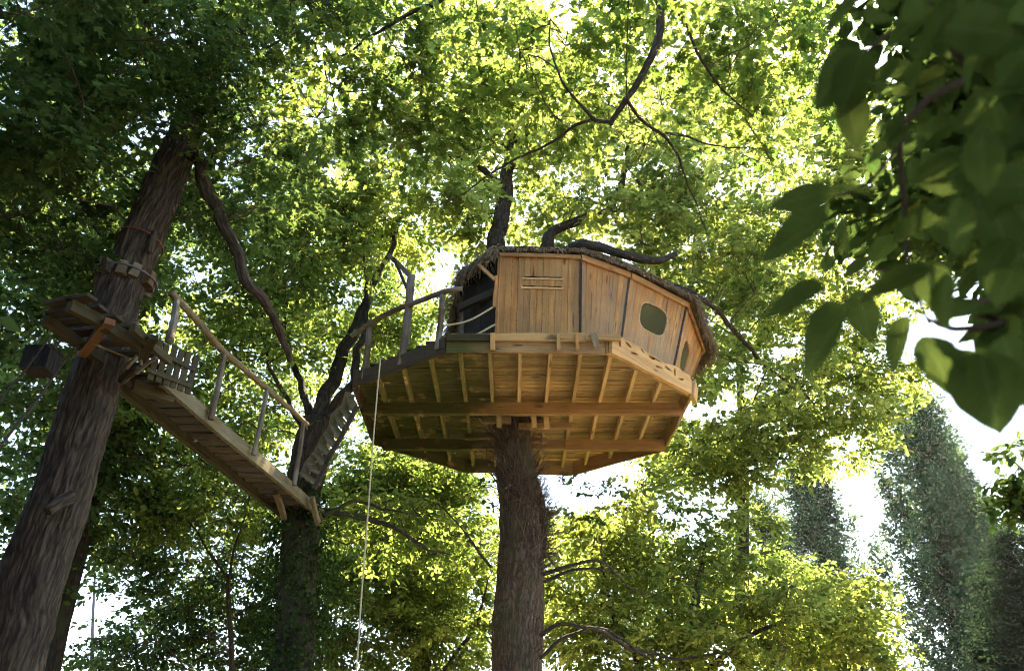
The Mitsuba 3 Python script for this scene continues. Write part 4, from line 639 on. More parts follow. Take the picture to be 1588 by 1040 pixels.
CLUMPS_farleft = '-7.9,13.6,12.0,0.92 -7.8,14.6,9.7,0.62 -7.9,15.3,8.0,0.85 -6.9,16.2,6.5,0.95 -9.3,16.9,7.3,0.63 -8.3,15.9,6.1,0.62 -8.0,15.1,6.8,0.82 -9.1,14.3,11.0,0.67 -8.3,15.4,11.1,0.66 -7.9,14.4,12.9,0.71 -9.1,14.8,6.3,0.92 -9.1,15.4,9.2,0.74 -8.7,14.5,5.7,0.87 -8.1,16.6,8.9,0.65 -8.2,14.2,6.6,0.78 -8.4,14.4,9.6,0.78 -7.9,16.7,7.5,0.85 -9.3,16.0,8.1,0.93 -11.2,15.4,8.9,0.73 -9.8,15.3,10.8,0.65 -9.6,15.2,8.7,0.73 -9.3,13.0,11.5,0.91 -8.8,15.9,7.3,0.91 -8.4,14.5,8.2,0.92 -7.8,17.3,5.7,0.64 -9.5,16.0,10.8,0.80 -6.5,14.1,12.1,0.90 -9.5,14.7,11.5,0.88 -7.8,14.4,8.6,0.66 -9.3,13.4,8.8,0.74 -8.4,13.9,8.7,0.62 -8.6,15.5,4.9,0.84 -8.1,15.2,9.1,0.87 -9.2,13.0,9.4,0.64 -9.1,17.0,9.5,0.71 -7.3,16.4,13.0,0.91 -8.4,16.5,6.1,0.83 -8.7,14.0,10.2,0.88 -9.6,14.0,5.5,0.67 -8.6,17.6,6.8,0.76 -7.2,14.7,7.7,0.78 -8.1,15.9,9.9,0.67 -9.7,15.5,5.9,0.64 -8.9,16.2,6.5,0.90 -9.0,15.3,7.6,0.91 -7.5,18.1,5.6,0.67 -11.7,14.8,10.8,0.67 -9.7,14.4,9.8,0.86 -8.4,13.6,5.8,0.64 -8.8,17.4,8.2,0.64 -9.1,14.7,7.9,0.79 -8.7,14.0,7.9,0.70 -9.4,14.4,13.4,0.77 -10.5,15.3,8.6,0.90 -8.0,13.9,10.8,0.71 -11.1,13.2,11.1,0.86 -9.5,14.7,7.1,0.75 -8.9,12.5,10.3,0.61 -8.4,12.7,10.7,0.91 -9.1,14.7,11.9,0.68 -10.4,14.8,9.6,0.68 -10.0,15.5,7.2,0.75 -8.0,17.7,5.3,0.74 -9.8,15.8,11.4,0.67 -9.6,15.0,9.4,0.69 -9.7,15.2,5.5,0.61 -8.0,16.0,8.1,0.67 -7.6,18.3,6.6,0.60 -6.3,14.2,11.5,0.87 -9.6,14.7,5.0,0.61 -9.0,15.7,8.5,0.84 -8.2,17.7,7.2,0.89 -8.3,15.7,13.0,0.74 -8.3,17.4,5.8,0.62 -9.7,14.9,8.3,0.70 -10.4,13.4,10.8,0.61 -7.6,15.4,11.1,0.74 -10.7,15.9,9.4,0.78 -8.0,16.0,7.4,0.83 -9.3,15.7,5.3,0.69 -10.3,14.1,8.3,0.68 -8.7,15.1,12.2,0.87 -8.2,14.7,6.2,0.86 -7.3,14.7,11.2,0.85 -9.8,15.4,12.0,0.73'
CLUMPS_rear = '-9.6,22.9,14.1,0.87 6.0,30.6,6.8,0.97 2.3,28.9,6.9,1.17 -3.4,20.0,12.5,1.28 -0.4,29.3,8.4,1.14 -4.8,20.8,13.6,0.92 -2.3,29.5,7.7,0.87 -2.1,27.4,10.0,0.86 -4.0,19.0,14.6,1.20 -5.3,27.4,8.1,1.23 -3.9,23.1,9.3,0.97 1.4,28.4,8.5,1.03 3.7,29.1,6.1,0.96 -5.1,20.3,15.2,0.94 -2.4,21.5,12.3,1.20 -2.7,23.5,9.0,0.81 -3.0,29.1,8.8,1.20 -5.7,28.1,9.2,0.82 -6.1,29.6,7.5,1.00 -4.7,26.1,9.1,0.99 6.2,27.7,6.6,1.28 -5.1,27.6,6.9,0.94 -7.5,23.7,13.7,0.85 -4.1,28.0,10.4,0.89 -4.7,19.6,12.4,0.81 7.1,30.9,7.7,1.04 -2.6,26.6,7.4,1.22 -1.8,22.8,8.8,1.29 1.0,28.2,7.5,1.13 -3.7,20.5,14.7,0.87 -4.7,26.4,8.3,0.98 -2.2,24.1,9.4,0.95 8.6,30.9,7.7,1.04 -3.4,21.6,13.6,1.15 -3.3,20.8,13.9,0.97 -8.0,24.3,15.2,1.27 -5.4,26.8,9.0,1.28 -3.0,28.3,6.4,1.17 -3.5,22.8,8.8,1.05 -8.0,25.0,15.9,1.00 -2.9,27.7,7.7,0.88 2.7,29.1,8.6,1.28 -4.3,27.3,7.9,1.03 -3.3,26.8,6.6,1.22 0.7,29.4,9.5,0.96 -0.5,27.7,8.7,1.06 -1.7,20.3,13.3,1.17 9.5,31.3,7.2,1.11 9.7,27.7,6.9,0.80 -6.7,29.2,7.9,1.01 -2.7,21.0,11.8,1.20 -2.7,22.2,9.4,0.91 10.6,30.9,8.2,0.85 6.0,29.9,6.4,0.94 10.0,28.3,6.4,0.85 -4.5,28.8,8.5,0.95 4.4,29.2,6.9,1.20 3.4,27.8,7.7,1.21 -5.7,23.2,14.3,1.14 11.2,30.0,7.7,0.84 2.4,28.0,8.4,0.83 -7.0,23.6,15.1,1.24 -5.9,20.8,12.9,0.97 8.4,30.9,8.8,1.28 4.7,29.4,7.8,0.98 5.1,28.0,8.9,0.98 3.8,29.4,8.1,1.22 -3.9,29.8,9.6,0.87 -3.8,26.6,8.0,1.21 -6.0,20.4,13.9,0.81 5.8,29.3,7.5,1.01 -1.2,27.6,6.5,0.91 -2.1,27.6,7.8,0.90 9.7,29.4,7.9,0.89 -6.0,26.7,7.6,1.15 2.7,30.7,6.7,0.93 -6.0,29.9,8.6,0.86 -6.0,28.6,8.3,1.27 -4.1,21.5,15.3,0.87 -9.1,25.6,13.0,0.97 -9.6,23.3,15.2,1.22 4.4,30.4,6.5,0.99 -3.4,20.8,13.1,0.84 6.4,28.3,7.3,1.13 8.3,29.8,9.8,1.12 7.3,31.3,6.8,1.14 0.7,28.1,9.3,1.11 8.3,29.9,7.4,0.98 -8.8,24.0,13.0,0.81 -3.5,28.3,8.5,1.09 -5.0,30.3,8.3,1.08 0.8,29.5,5.7,0.96 -2.8,26.5,8.6,0.99 0.2,28.9,9.0,1.17 -4.5,23.9,14.4,1.18 -4.4,25.8,12.0,1.24 -3.5,23.9,13.8,0.85 -8.0,26.1,12.1,0.86 -7.6,24.3,11.5,1.21 -3.9,24.4,11.9,0.91 -4.8,28.2,6.6,1.02 3.8,30.1,8.8,0.94 -2.4,28.1,10.4,1.00 2.9,27.9,9.2,0.98 -3.7,28.3,7.9,0.92 9.6,30.6,8.7,0.95 6.4,31.4,8.0,0.81 1.4,31.0,7.7,0.84 -4.2,23.4,13.6,0.98 -3.4,21.6,11.4,0.89 -8.7,24.7,11.3,0.86 -6.9,24.5,12.7,1.15 9.8,29.6,6.0,1.04 3.0,30.0,6.4,0.95 1.4,30.0,8.9,1.19 -2.5,29.3,6.6,0.96 -3.5,20.8,11.2,1.18 -2.8,19.6,14.9,0.99 -4.8,28.7,9.1,0.93 -2.6,30.1,9.1,0.81 -7.2,26.3,14.2,0.91 2.3,31.9,7.4,1.01 -3.6,22.1,12.2,1.27 -2.5,28.1,8.8,1.21 -6.6,22.7,14.9,0.81 -10.2,23.7,11.4,1.08 7.4,28.0,8.1,0.83 3.0,31.9,8.7,0.98 0.9,29.8,6.6,1.09 -2.5,25.9,8.2,1.10 -1.5,23.4,9.0,0.72 -4.8,23.7,10.6,0.63 -2.9,24.1,9.4,0.63 5.3,23.2,10.5,0.64 -4.4,21.9,9.5,0.69 -2.8,22.6,9.3,0.75 -1.1,23.1,9.4,0.53 -1.9,23.2,8.7,0.65 5.3,24.4,10.0,0.52 -2.2,23.2,9.2,0.67 -1.9,21.8,8.9,0.57 -3.9,23.3,10.3,0.76 -3.9,23.2,9.5,0.59 -2.3,21.7,9.2,0.80 5.4,23.3,10.1,0.74 -3.4,24.0,8.8,0.56 -2.9,22.2,8.8,0.74 -2.9,23.4,8.8,0.56 -1.6,23.9,9.4,0.77 4.8,22.9,10.0,0.54 4.7,24.2,9.8,0.60 -4.8,23.5,9.0,0.58 5.1,24.8,10.3,0.71 -2.5,23.8,9.2,0.54 -2.2,22.2,9.6,0.77 -4.1,23.2,8.7,0.69 -3.8,22.2,9.1,0.72 5.2,24.5,10.6,0.57 -4.8,22.4,9.5,0.56 -1.7,22.3,8.7,0.56 -3.1,22.0,9.5,0.70 -3.5,23.6,9.5,0.69 -4.2,21.9,8.8,0.67 4.1,23.3,9.9,0.75'
CLUMPS_near = '2.6,2.8,4.0,0.36 2.0,2.1,4.8,0.34 1.6,1.6,4.0,0.27 2.3,2.2,3.7,0.31 2.9,3.7,4.3,0.44 2.6,2.5,4.5,0.36 2.6,2.3,5.1,0.37 1.5,2.0,3.2,0.27 2.0,2.3,3.5,0.31 1.8,1.9,3.2,0.26 2.5,2.2,5.1,0.36 2.0,2.1,4.4,0.32 2.0,1.9,3.9,0.29 3.0,3.0,5.1,0.42 2.5,2.9,5.3,0.42 1.9,2.1,3.9,0.31 1.4,2.1,3.2,0.28 3.4,3.2,5.5,0.45 2.3,3.0,3.9,0.37 2.4,3.1,4.4,0.39 2.0,2.1,3.9,0.30 2.8,2.6,5.4,0.40 2.9,3.0,5.2,0.42 2.5,3.0,5.2,0.42 2.4,2.9,4.3,0.38 3.1,3.4,4.1,0.40 3.0,2.7,5.4,0.40 2.7,2.6,4.7,0.37 2.0,2.6,3.5,0.32 2.1,2.1,4.9,0.34 3.1,3.7,4.4,0.44 1.7,2.3,3.3,0.30 2.4,2.2,4.7,0.34 2.4,3.5,4.4,0.43 1.7,2.2,3.9,0.31 1.7,1.9,3.6,0.28 2.6,2.3,4.6,0.35 1.6,1.8,4.4,0.30 2.8,3.6,4.4,0.44 2.6,2.8,4.8,0.39 3.2,2.9,5.2,0.42 2.6,3.1,4.7,0.41 2.7,3.1,4.5,0.40 1.5,1.7,4.2,0.29 1.5,1.7,3.9,0.27 2.7,3.3,5.0,0.44 2.1,2.3,4.4,0.34 3.2,3.6,4.7,0.45 2.0,2.4,3.9,0.33 3.3,3.0,5.6,0.43 2.4,2.8,4.2,0.37 1.5,1.8,3.6,0.27 1.9,2.6,4.3,0.36 2.7,2.3,5.2,0.37 2.7,3.1,4.7,0.41 2.4,2.6,4.3,0.36 2.5,2.5,4.9,0.37 3.3,3.1,5.9,0.46 2.2,2.5,3.5,0.32 1.6,1.7,3.8,0.27 2.4,3.0,5.5,0.43 1.7,2.3,3.7,0.31 2.2,2.6,5.2,0.40 2.3,2.5,4.3,0.35 2.8,3.3,5.2,0.44 1.7,2.3,3.7,0.31 1.5,1.8,3.8,0.28 2.1,1.9,4.0,0.30 1.6,1.8,4.4,0.30 3.0,3.5,5.1,0.46 2.9,2.6,5.0,0.38 3.3,2.8,5.8,0.43 2.0,2.5,3.7,0.32 1.8,1.9,3.7,0.28 2.5,2.8,3.9,0.36 2.1,2.7,3.6,0.33 2.4,2.3,4.3,0.33 1.9,1.9,4.5,0.32 2.2,2.3,5.1,0.37 1.8,1.7,4.3,0.29 2.5,2.1,4.6,0.33 2.6,2.2,4.7,0.34 1.8,1.6,4.1,0.27 2.3,2.3,3.8,0.31 2.9,3.0,5.6,0.44 2.8,2.3,5.1,0.36 2.4,2.9,5.0,0.41 2.2,2.1,4.5,0.33 2.6,2.8,4.9,0.40 2.5,2.4,4.5,0.35 2.6,3.2,5.5,0.45 2.5,2.8,4.5,0.38 2.0,2.4,3.6,0.31 2.2,2.9,3.9,0.36 3.2,2.8,5.5,0.42 1.9,1.3,5.3,0.42 2.0,1.9,5.1,0.48 2.6,1.5,6.1,0.49 1.7,1.4,6.9,0.52 1.5,2.1,5.5,0.52 2.1,1.0,5.2,0.39 2.8,1.5,5.8,0.48 1.4,1.3,5.8,0.45 1.9,1.1,4.5,0.37 2.6,1.2,5.7,0.44 2.1,1.3,5.5,0.43 2.7,1.5,5.6,0.46 3.5,1.6,6.7,0.53 2.2,1.6,6.6,0.53 1.6,2.0,5.7,0.52 2.3,1.0,5.3,0.40 1.8,1.0,4.4,0.35 3.0,2.1,6.1,0.54 1.7,1.6,6.6,0.52 1.3,1.3,5.6,0.44 2.3,1.8,6.2,0.52 2.4,1.6,5.5,0.47 2.0,1.8,6.6,0.55 2.8,1.7,5.2,0.46 2.5,1.5,5.1,0.43 2.2,1.3,6.0,0.46 2.1,1.9,5.8,0.52 2.1,1.2,4.2,0.36 2.9,2.0,5.8,0.52 2.1,1.5,5.6,0.46 1.9,2.2,5.9,0.55 1.4,1.5,4.4,0.39 1.6,1.9,5.8,0.51 1.5,1.6,4.7,0.43 1.2,1.0,4.8,0.37 2.8,1.5,6.2,0.49 2.1,1.3,6.1,0.47 3.6,1.6,7.0,0.54 1.1,1.2,4.7,0.38 3.5,1.8,6.2,0.52 2.1,1.2,5.0,0.40 3.1,2.0,5.6,0.51 2.1,1.0,5.3,0.39 2.2,1.3,6.2,0.47 3.1,1.5,6.1,0.49 1.5,2.0,5.1,0.42 0.6,1.9,6.2,0.42 1.4,2.1,5.8,0.42 0.1,1.8,5.4,0.42 1.9,2.0,4.9,0.42 1.1,1.6,5.3,0.42 3.2,1.7,5.4,0.42 1.4,2.1,5.5,0.42 0.8,1.5,5.4,0.42 2.3,2.3,5.2,0.42 2.9,3.1,5.9,0.42 1.0,2.2,6.1,0.42 3.1,3.1,5.1,0.42 1.4,1.8,5.5,0.42 2.8,1.9,5.5,0.42 3.0,1.9,4.7,0.42 2.0,1.6,5.7,0.42 1.2,1.9,6.2,0.42 0.5,1.4,4.8,0.42 1.4,1.4,5.9,0.42 0.2,1.4,5.0,0.42 3.0,2.4,6.2,0.42 2.6,2.8,6.4,0.42 1.4,1.8,5.1,0.42 3.2,2.2,5.3,0.42 1.6,1.6,4.9,0.42 2.5,2.8,5.1,0.42 2.9,2.1,6.0,0.42 2.2,1.6,4.8,0.42 2.5,1.7,5.0,0.42 2.8,3.0,6.3,0.42 2.8,3.5,4.8,0.42 1.6,2.8,6.3,0.42 3.1,3.4,5.5,0.42 0.2,1.4,6.2,0.42 2.3,1.5,4.8,0.42 2.3,1.4,5.2,0.42 2.7,2.6,6.2,0.42 1.9,1.6,6.3,0.42 1.3,1.3,5.0,0.42 0.7,1.5,6.5,0.42 3.0,2.9,5.3,0.42 1.4,2.2,6.1,0.42 2.8,1.8,4.7,0.42 1.1,1.9,6.4,0.42 2.7,2.7,5.1,0.42 0.1,2.7,6.5,0.42 1.7,2.1,5.2,0.42 0.2,2.5,6.2,0.42 2.6,2.1,5.3,0.42 0.2,2.7,6.1,0.42 3.0,3.8,5.6,0.42 2.6,1.8,5.1,0.42 1.2,2.4,6.1,0.42 0.2,1.9,5.9,0.42 0.6,1.5,5.5,0.42 1.4,1.9,6.1,0.42 2.5,1.8,5.1,0.42 1.7,2.1,5.6,0.42 2.9,2.3,5.9,0.42 1.4,1.3,4.9,0.42 2.5,1.8,5.2,0.42 2.6,1.5,5.1,0.42 2.9,2.3,5.7,0.42 1.5,2.4,5.9,0.42 1.3,2.9,6.3,0.42 2.5,2.8,5.0,0.42 2.3,1.7,5.6,0.42 3.2,4.0,6.4,0.42 0.7,1.3,4.8,0.42 0.6,1.7,5.6,0.42 3.0,3.1,5.7,0.42 1.0,1.6,5.5,0.42 3.0,3.2,5.7,0.42 2.1,2.1,5.0,0.42 1.7,1.5,5.6,0.42 2.2,2.3,5.2,0.42 0.2,2.0,6.4,0.42 0.5,1.5,5.2,0.42 1.5,2.8,6.3,0.42 3.1,4.1,5.3,0.42 2.9,3.1,5.4,0.42 2.5,2.1,6.1,0.42 3.0,2.7,5.7,0.42 0.6,1.9,5.9,0.42 2.3,2.6,5.9,0.42 3.0,1.8,5.3,0.42 2.9,3.2,5.7,0.42'  # clumps above the view are added to shade the hanging leaves
CLUMPS_edge = '2.6,4.0,3.1,0.12 2.6,4.0,2.9,0.14 2.6,4.1,2.8,0.10 2.6,4.1,2.8,0.12'
CLUMPS_hostlow = '1.2,16.3,6.7,0.50 1.9,16.5,6.8,0.45 2.7,16.7,7.0,0.45 1.5,16.8,6.3,0.50 1.0,15.9,6.8,0.30 -0.9,16.1,6.6,0.45 -1.2,16.5,5.9,0.50'
CLUMPS_right_outer = '15.9,15.2,13.9,1.33 15.7,13.3,13.0,1.15 14.2,13.1,12.5,1.37 15.0,12.7,14.1,1.38 17.1,13.6,13.9,1.25 16.2,14.8,12.3,1.41 15.0,13.6,12.9,1.20 16.1,14.6,12.1,1.10 16.5,14.7,13.5,1.37 15.0,15.5,12.3,1.22 14.7,15.1,12.6,1.33 15.7,14.1,15.4,1.04 14.0,13.3,12.5,1.41 15.2,13.9,11.8,1.14 14.9,14.2,12.4,1.34 14.8,13.1,11.7,1.23 14.8,16.2,15.1,1.08 16.6,14.2,15.4,1.08 17.1,16.0,14.4,1.38 14.8,15.7,15.0,1.04 16.5,14.1,14.0,1.15 14.3,15.0,14.8,1.23 14.9,16.5,13.3,1.28 13.3,14.5,11.7,1.18 15.9,16.5,16.1,1.14 15.6,16.1,14.5,1.34 16.1,13.3,13.0,1.09 14.1,15.7,12.4,1.28 14.3,13.8,12.2,1.50 14.4,12.5,13.8,1.42 15.1,15.4,15.6,1.14 14.5,15.5,13.3,1.29 16.5,16.2,12.9,1.39 14.4,13.6,13.4,1.30 15.2,14.0,14.3,1.24 17.0,14.6,13.5,1.38 14.4,15.9,11.6,1.48 14.3,14.8,13.6,1.30 16.2,15.2,13.1,1.12 16.7,14.6,15.6,1.28 16.8,16.1,13.9,1.15 16.6,15.2,11.7,1.42 15.9,14.9,16.0,1.27 15.4,16.0,15.9,1.31'
CLUMPS_left_shade = '-8.3,6.0,5.4,1.32 -10.1,1.5,3.2,1.34 -8.0,5.6,4.3,1.43 -8.4,4.5,6.8,1.13 -7.4,4.8,10.5,1.10 -7.7,2.0,3.8,1.28 -9.0,7.0,3.0,1.14 -9.0,-0.4,6.7,1.01 -8.7,6.0,8.4,1.30 -9.0,4.1,6.9,1.05 -10.5,4.9,3.7,1.02 -9.2,1.8,8.6,1.38 -8.1,6.4,11.7,1.01 -8.1,1.4,11.3,1.34 -8.8,7.7,11.2,1.01 -11.1,7.2,6.0,1.46 -8.1,1.0,6.8,1.41 -9.8,4.0,6.8,1.37 -10.8,2.5,7.4,1.24 -7.8,1.9,9.7,1.38 -8.5,6.1,6.0,1.38 -8.6,1.6,4.1,1.43 -8.7,3.9,6.5,1.35 -9.0,0.3,5.1,1.02 -7.5,8.7,4.3,1.01 -7.6,3.0,3.9,1.14 -7.9,4.1,6.2,1.30 -9.0,6.9,5.2,1.49 -7.5,1.4,6.6,1.03 -8.2,3.8,7.4,1.01 -8.3,0.9,9.5,1.28 -6.8,3.7,2.9,1.20 -8.5,6.9,10.1,1.19 -10.3,8.0,6.2,1.42 -9.1,-0.0,5.7,1.04 -7.2,2.1,7.4,1.12 -11.0,4.3,7.3,1.50 -8.6,1.4,2.5,1.37 -6.3,4.6,3.2,1.01 -11.3,4.0,5.5,1.40 -7.7,2.4,11.4,1.45 -8.2,6.8,6.6,1.03 -9.8,2.0,7.4,1.26 -6.9,-0.3,5.9,1.47 -10.8,6.1,6.3,1.48 -6.9,1.3,4.7,1.07 -7.3,2.1,6.0,1.18 -6.9,2.3,6.6,1.37 -7.4,2.9,4.5,1.34 -11.3,2.3,7.7,1.26 -9.5,3.4,3.2,1.15 -11.1,3.0,9.0,1.49 -7.0,1.1,10.0,1.29 -8.4,4.3,12.5,1.45 -8.0,5.0,7.2,1.13 -9.1,6.2,10.2,1.14 -6.5,2.3,9.5,1.07 -11.1,1.7,5.4,1.35 -8.1,2.2,8.4,1.44 -7.1,7.3,6.0,1.08'
CLUMPS_shade_behind = '-4.7,-6.8,5.8,1.23 -2.5,-4.5,8.1,1.28 -0.2,-3.8,9.4,1.11 -2.1,-6.2,5.5,1.46 -0.3,-7.6,8.9,1.33 -3.3,-1.6,7.7,1.28 3.9,-5.9,9.1,1.43 1.8,-5.2,6.4,1.28 1.5,-3.4,5.1,1.36 1.5,-4.2,8.8,1.34 2.9,-3.5,8.7,1.43 -1.8,-4.3,4.8,1.24 -4.8,-6.0,8.2,1.30 -4.1,-6.5,5.7,1.23 0.2,-1.9,8.7,1.35 -3.2,-3.2,8.6,1.33 3.1,-3.5,5.5,1.37 -5.5,-3.6,7.4,1.46 -4.2,-3.2,7.3,1.39 -0.0,-4.7,9.7,1.42 2.8,-6.7,7.5,1.19 2.5,-6.4,8.9,1.10 5.4,-5.2,8.9,1.13 -1.5,-5.0,8.5,1.40 -4.5,-6.2,6.5,1.22 -0.3,-5.2,6.8,1.07 -5.7,-4.7,5.7,1.08 3.3,-7.5,6.7,1.04 1.3,-6.1,8.7,1.43 0.8,-5.5,7.5,1.20 4.3,-4.9,6.4,1.48 -1.0,-5.0,6.4,1.37 -4.0,-3.8,4.5,1.08 -3.7,-6.2,7.9,1.46 1.2,-3.1,7.7,1.11 -2.9,-7.3,9.1,1.10 -2.8,-6.6,5.9,1.36 5.1,-6.3,7.7,1.27 1.1,-7.8,6.4,1.27 -5.6,-7.8,8.0,1.03 2.5,-7.4,7.0,1.25 -6.3,-4.0,6.5,1.08 -0.4,-3.9,7.3,1.28 0.7,-7.1,6.7,1.03 -1.4,-2.2,7.1,1.39 -1.5,-5.0,10.5,1.16 1.9,-7.2,6.1,1.29 3.9,-4.0,8.6,1.07 -1.4,-4.0,7.5,1.39 -2.7,-5.8,6.8,1.41 -1.7,-4.1,6.6,1.06 -1.2,-5.3,7.7,1.31 -6.5,-3.4,6.5,1.22 3.8,-5.7,6.6,1.17 -1.9,-2.6,5.2,1.06 1.3,-5.0,9.6,1.14 -4.0,-6.8,6.8,1.24 -4.9,-4.3,8.2,1.35 1.7,-3.4,5.4,1.28 2.3,-5.0,5.1,1.45 -5.2,-7.1,6.5,1.39 -2.8,-5.9,7.4,1.35 -0.8,-1.4,6.9,1.47 4.3,-3.9,8.6,1.08 0.1,-5.4,9.3,1.34 -1.5,-3.7,10.2,1.32 -1.2,-3.0,9.5,1.22 4.1,-4.2,5.3,1.02 -0.1,-5.8,9.1,1.37 -3.2,-2.3,7.8,1.31 2.0,-4.0,6.9,1.06 2.8,-3.1,8.9,1.43 -2.5,-3.7,5.6,1.25 3.8,-7.6,7.4,1.11 1.2,-7.3,8.4,1.08 -3.7,-6.0,6.6,1.26'
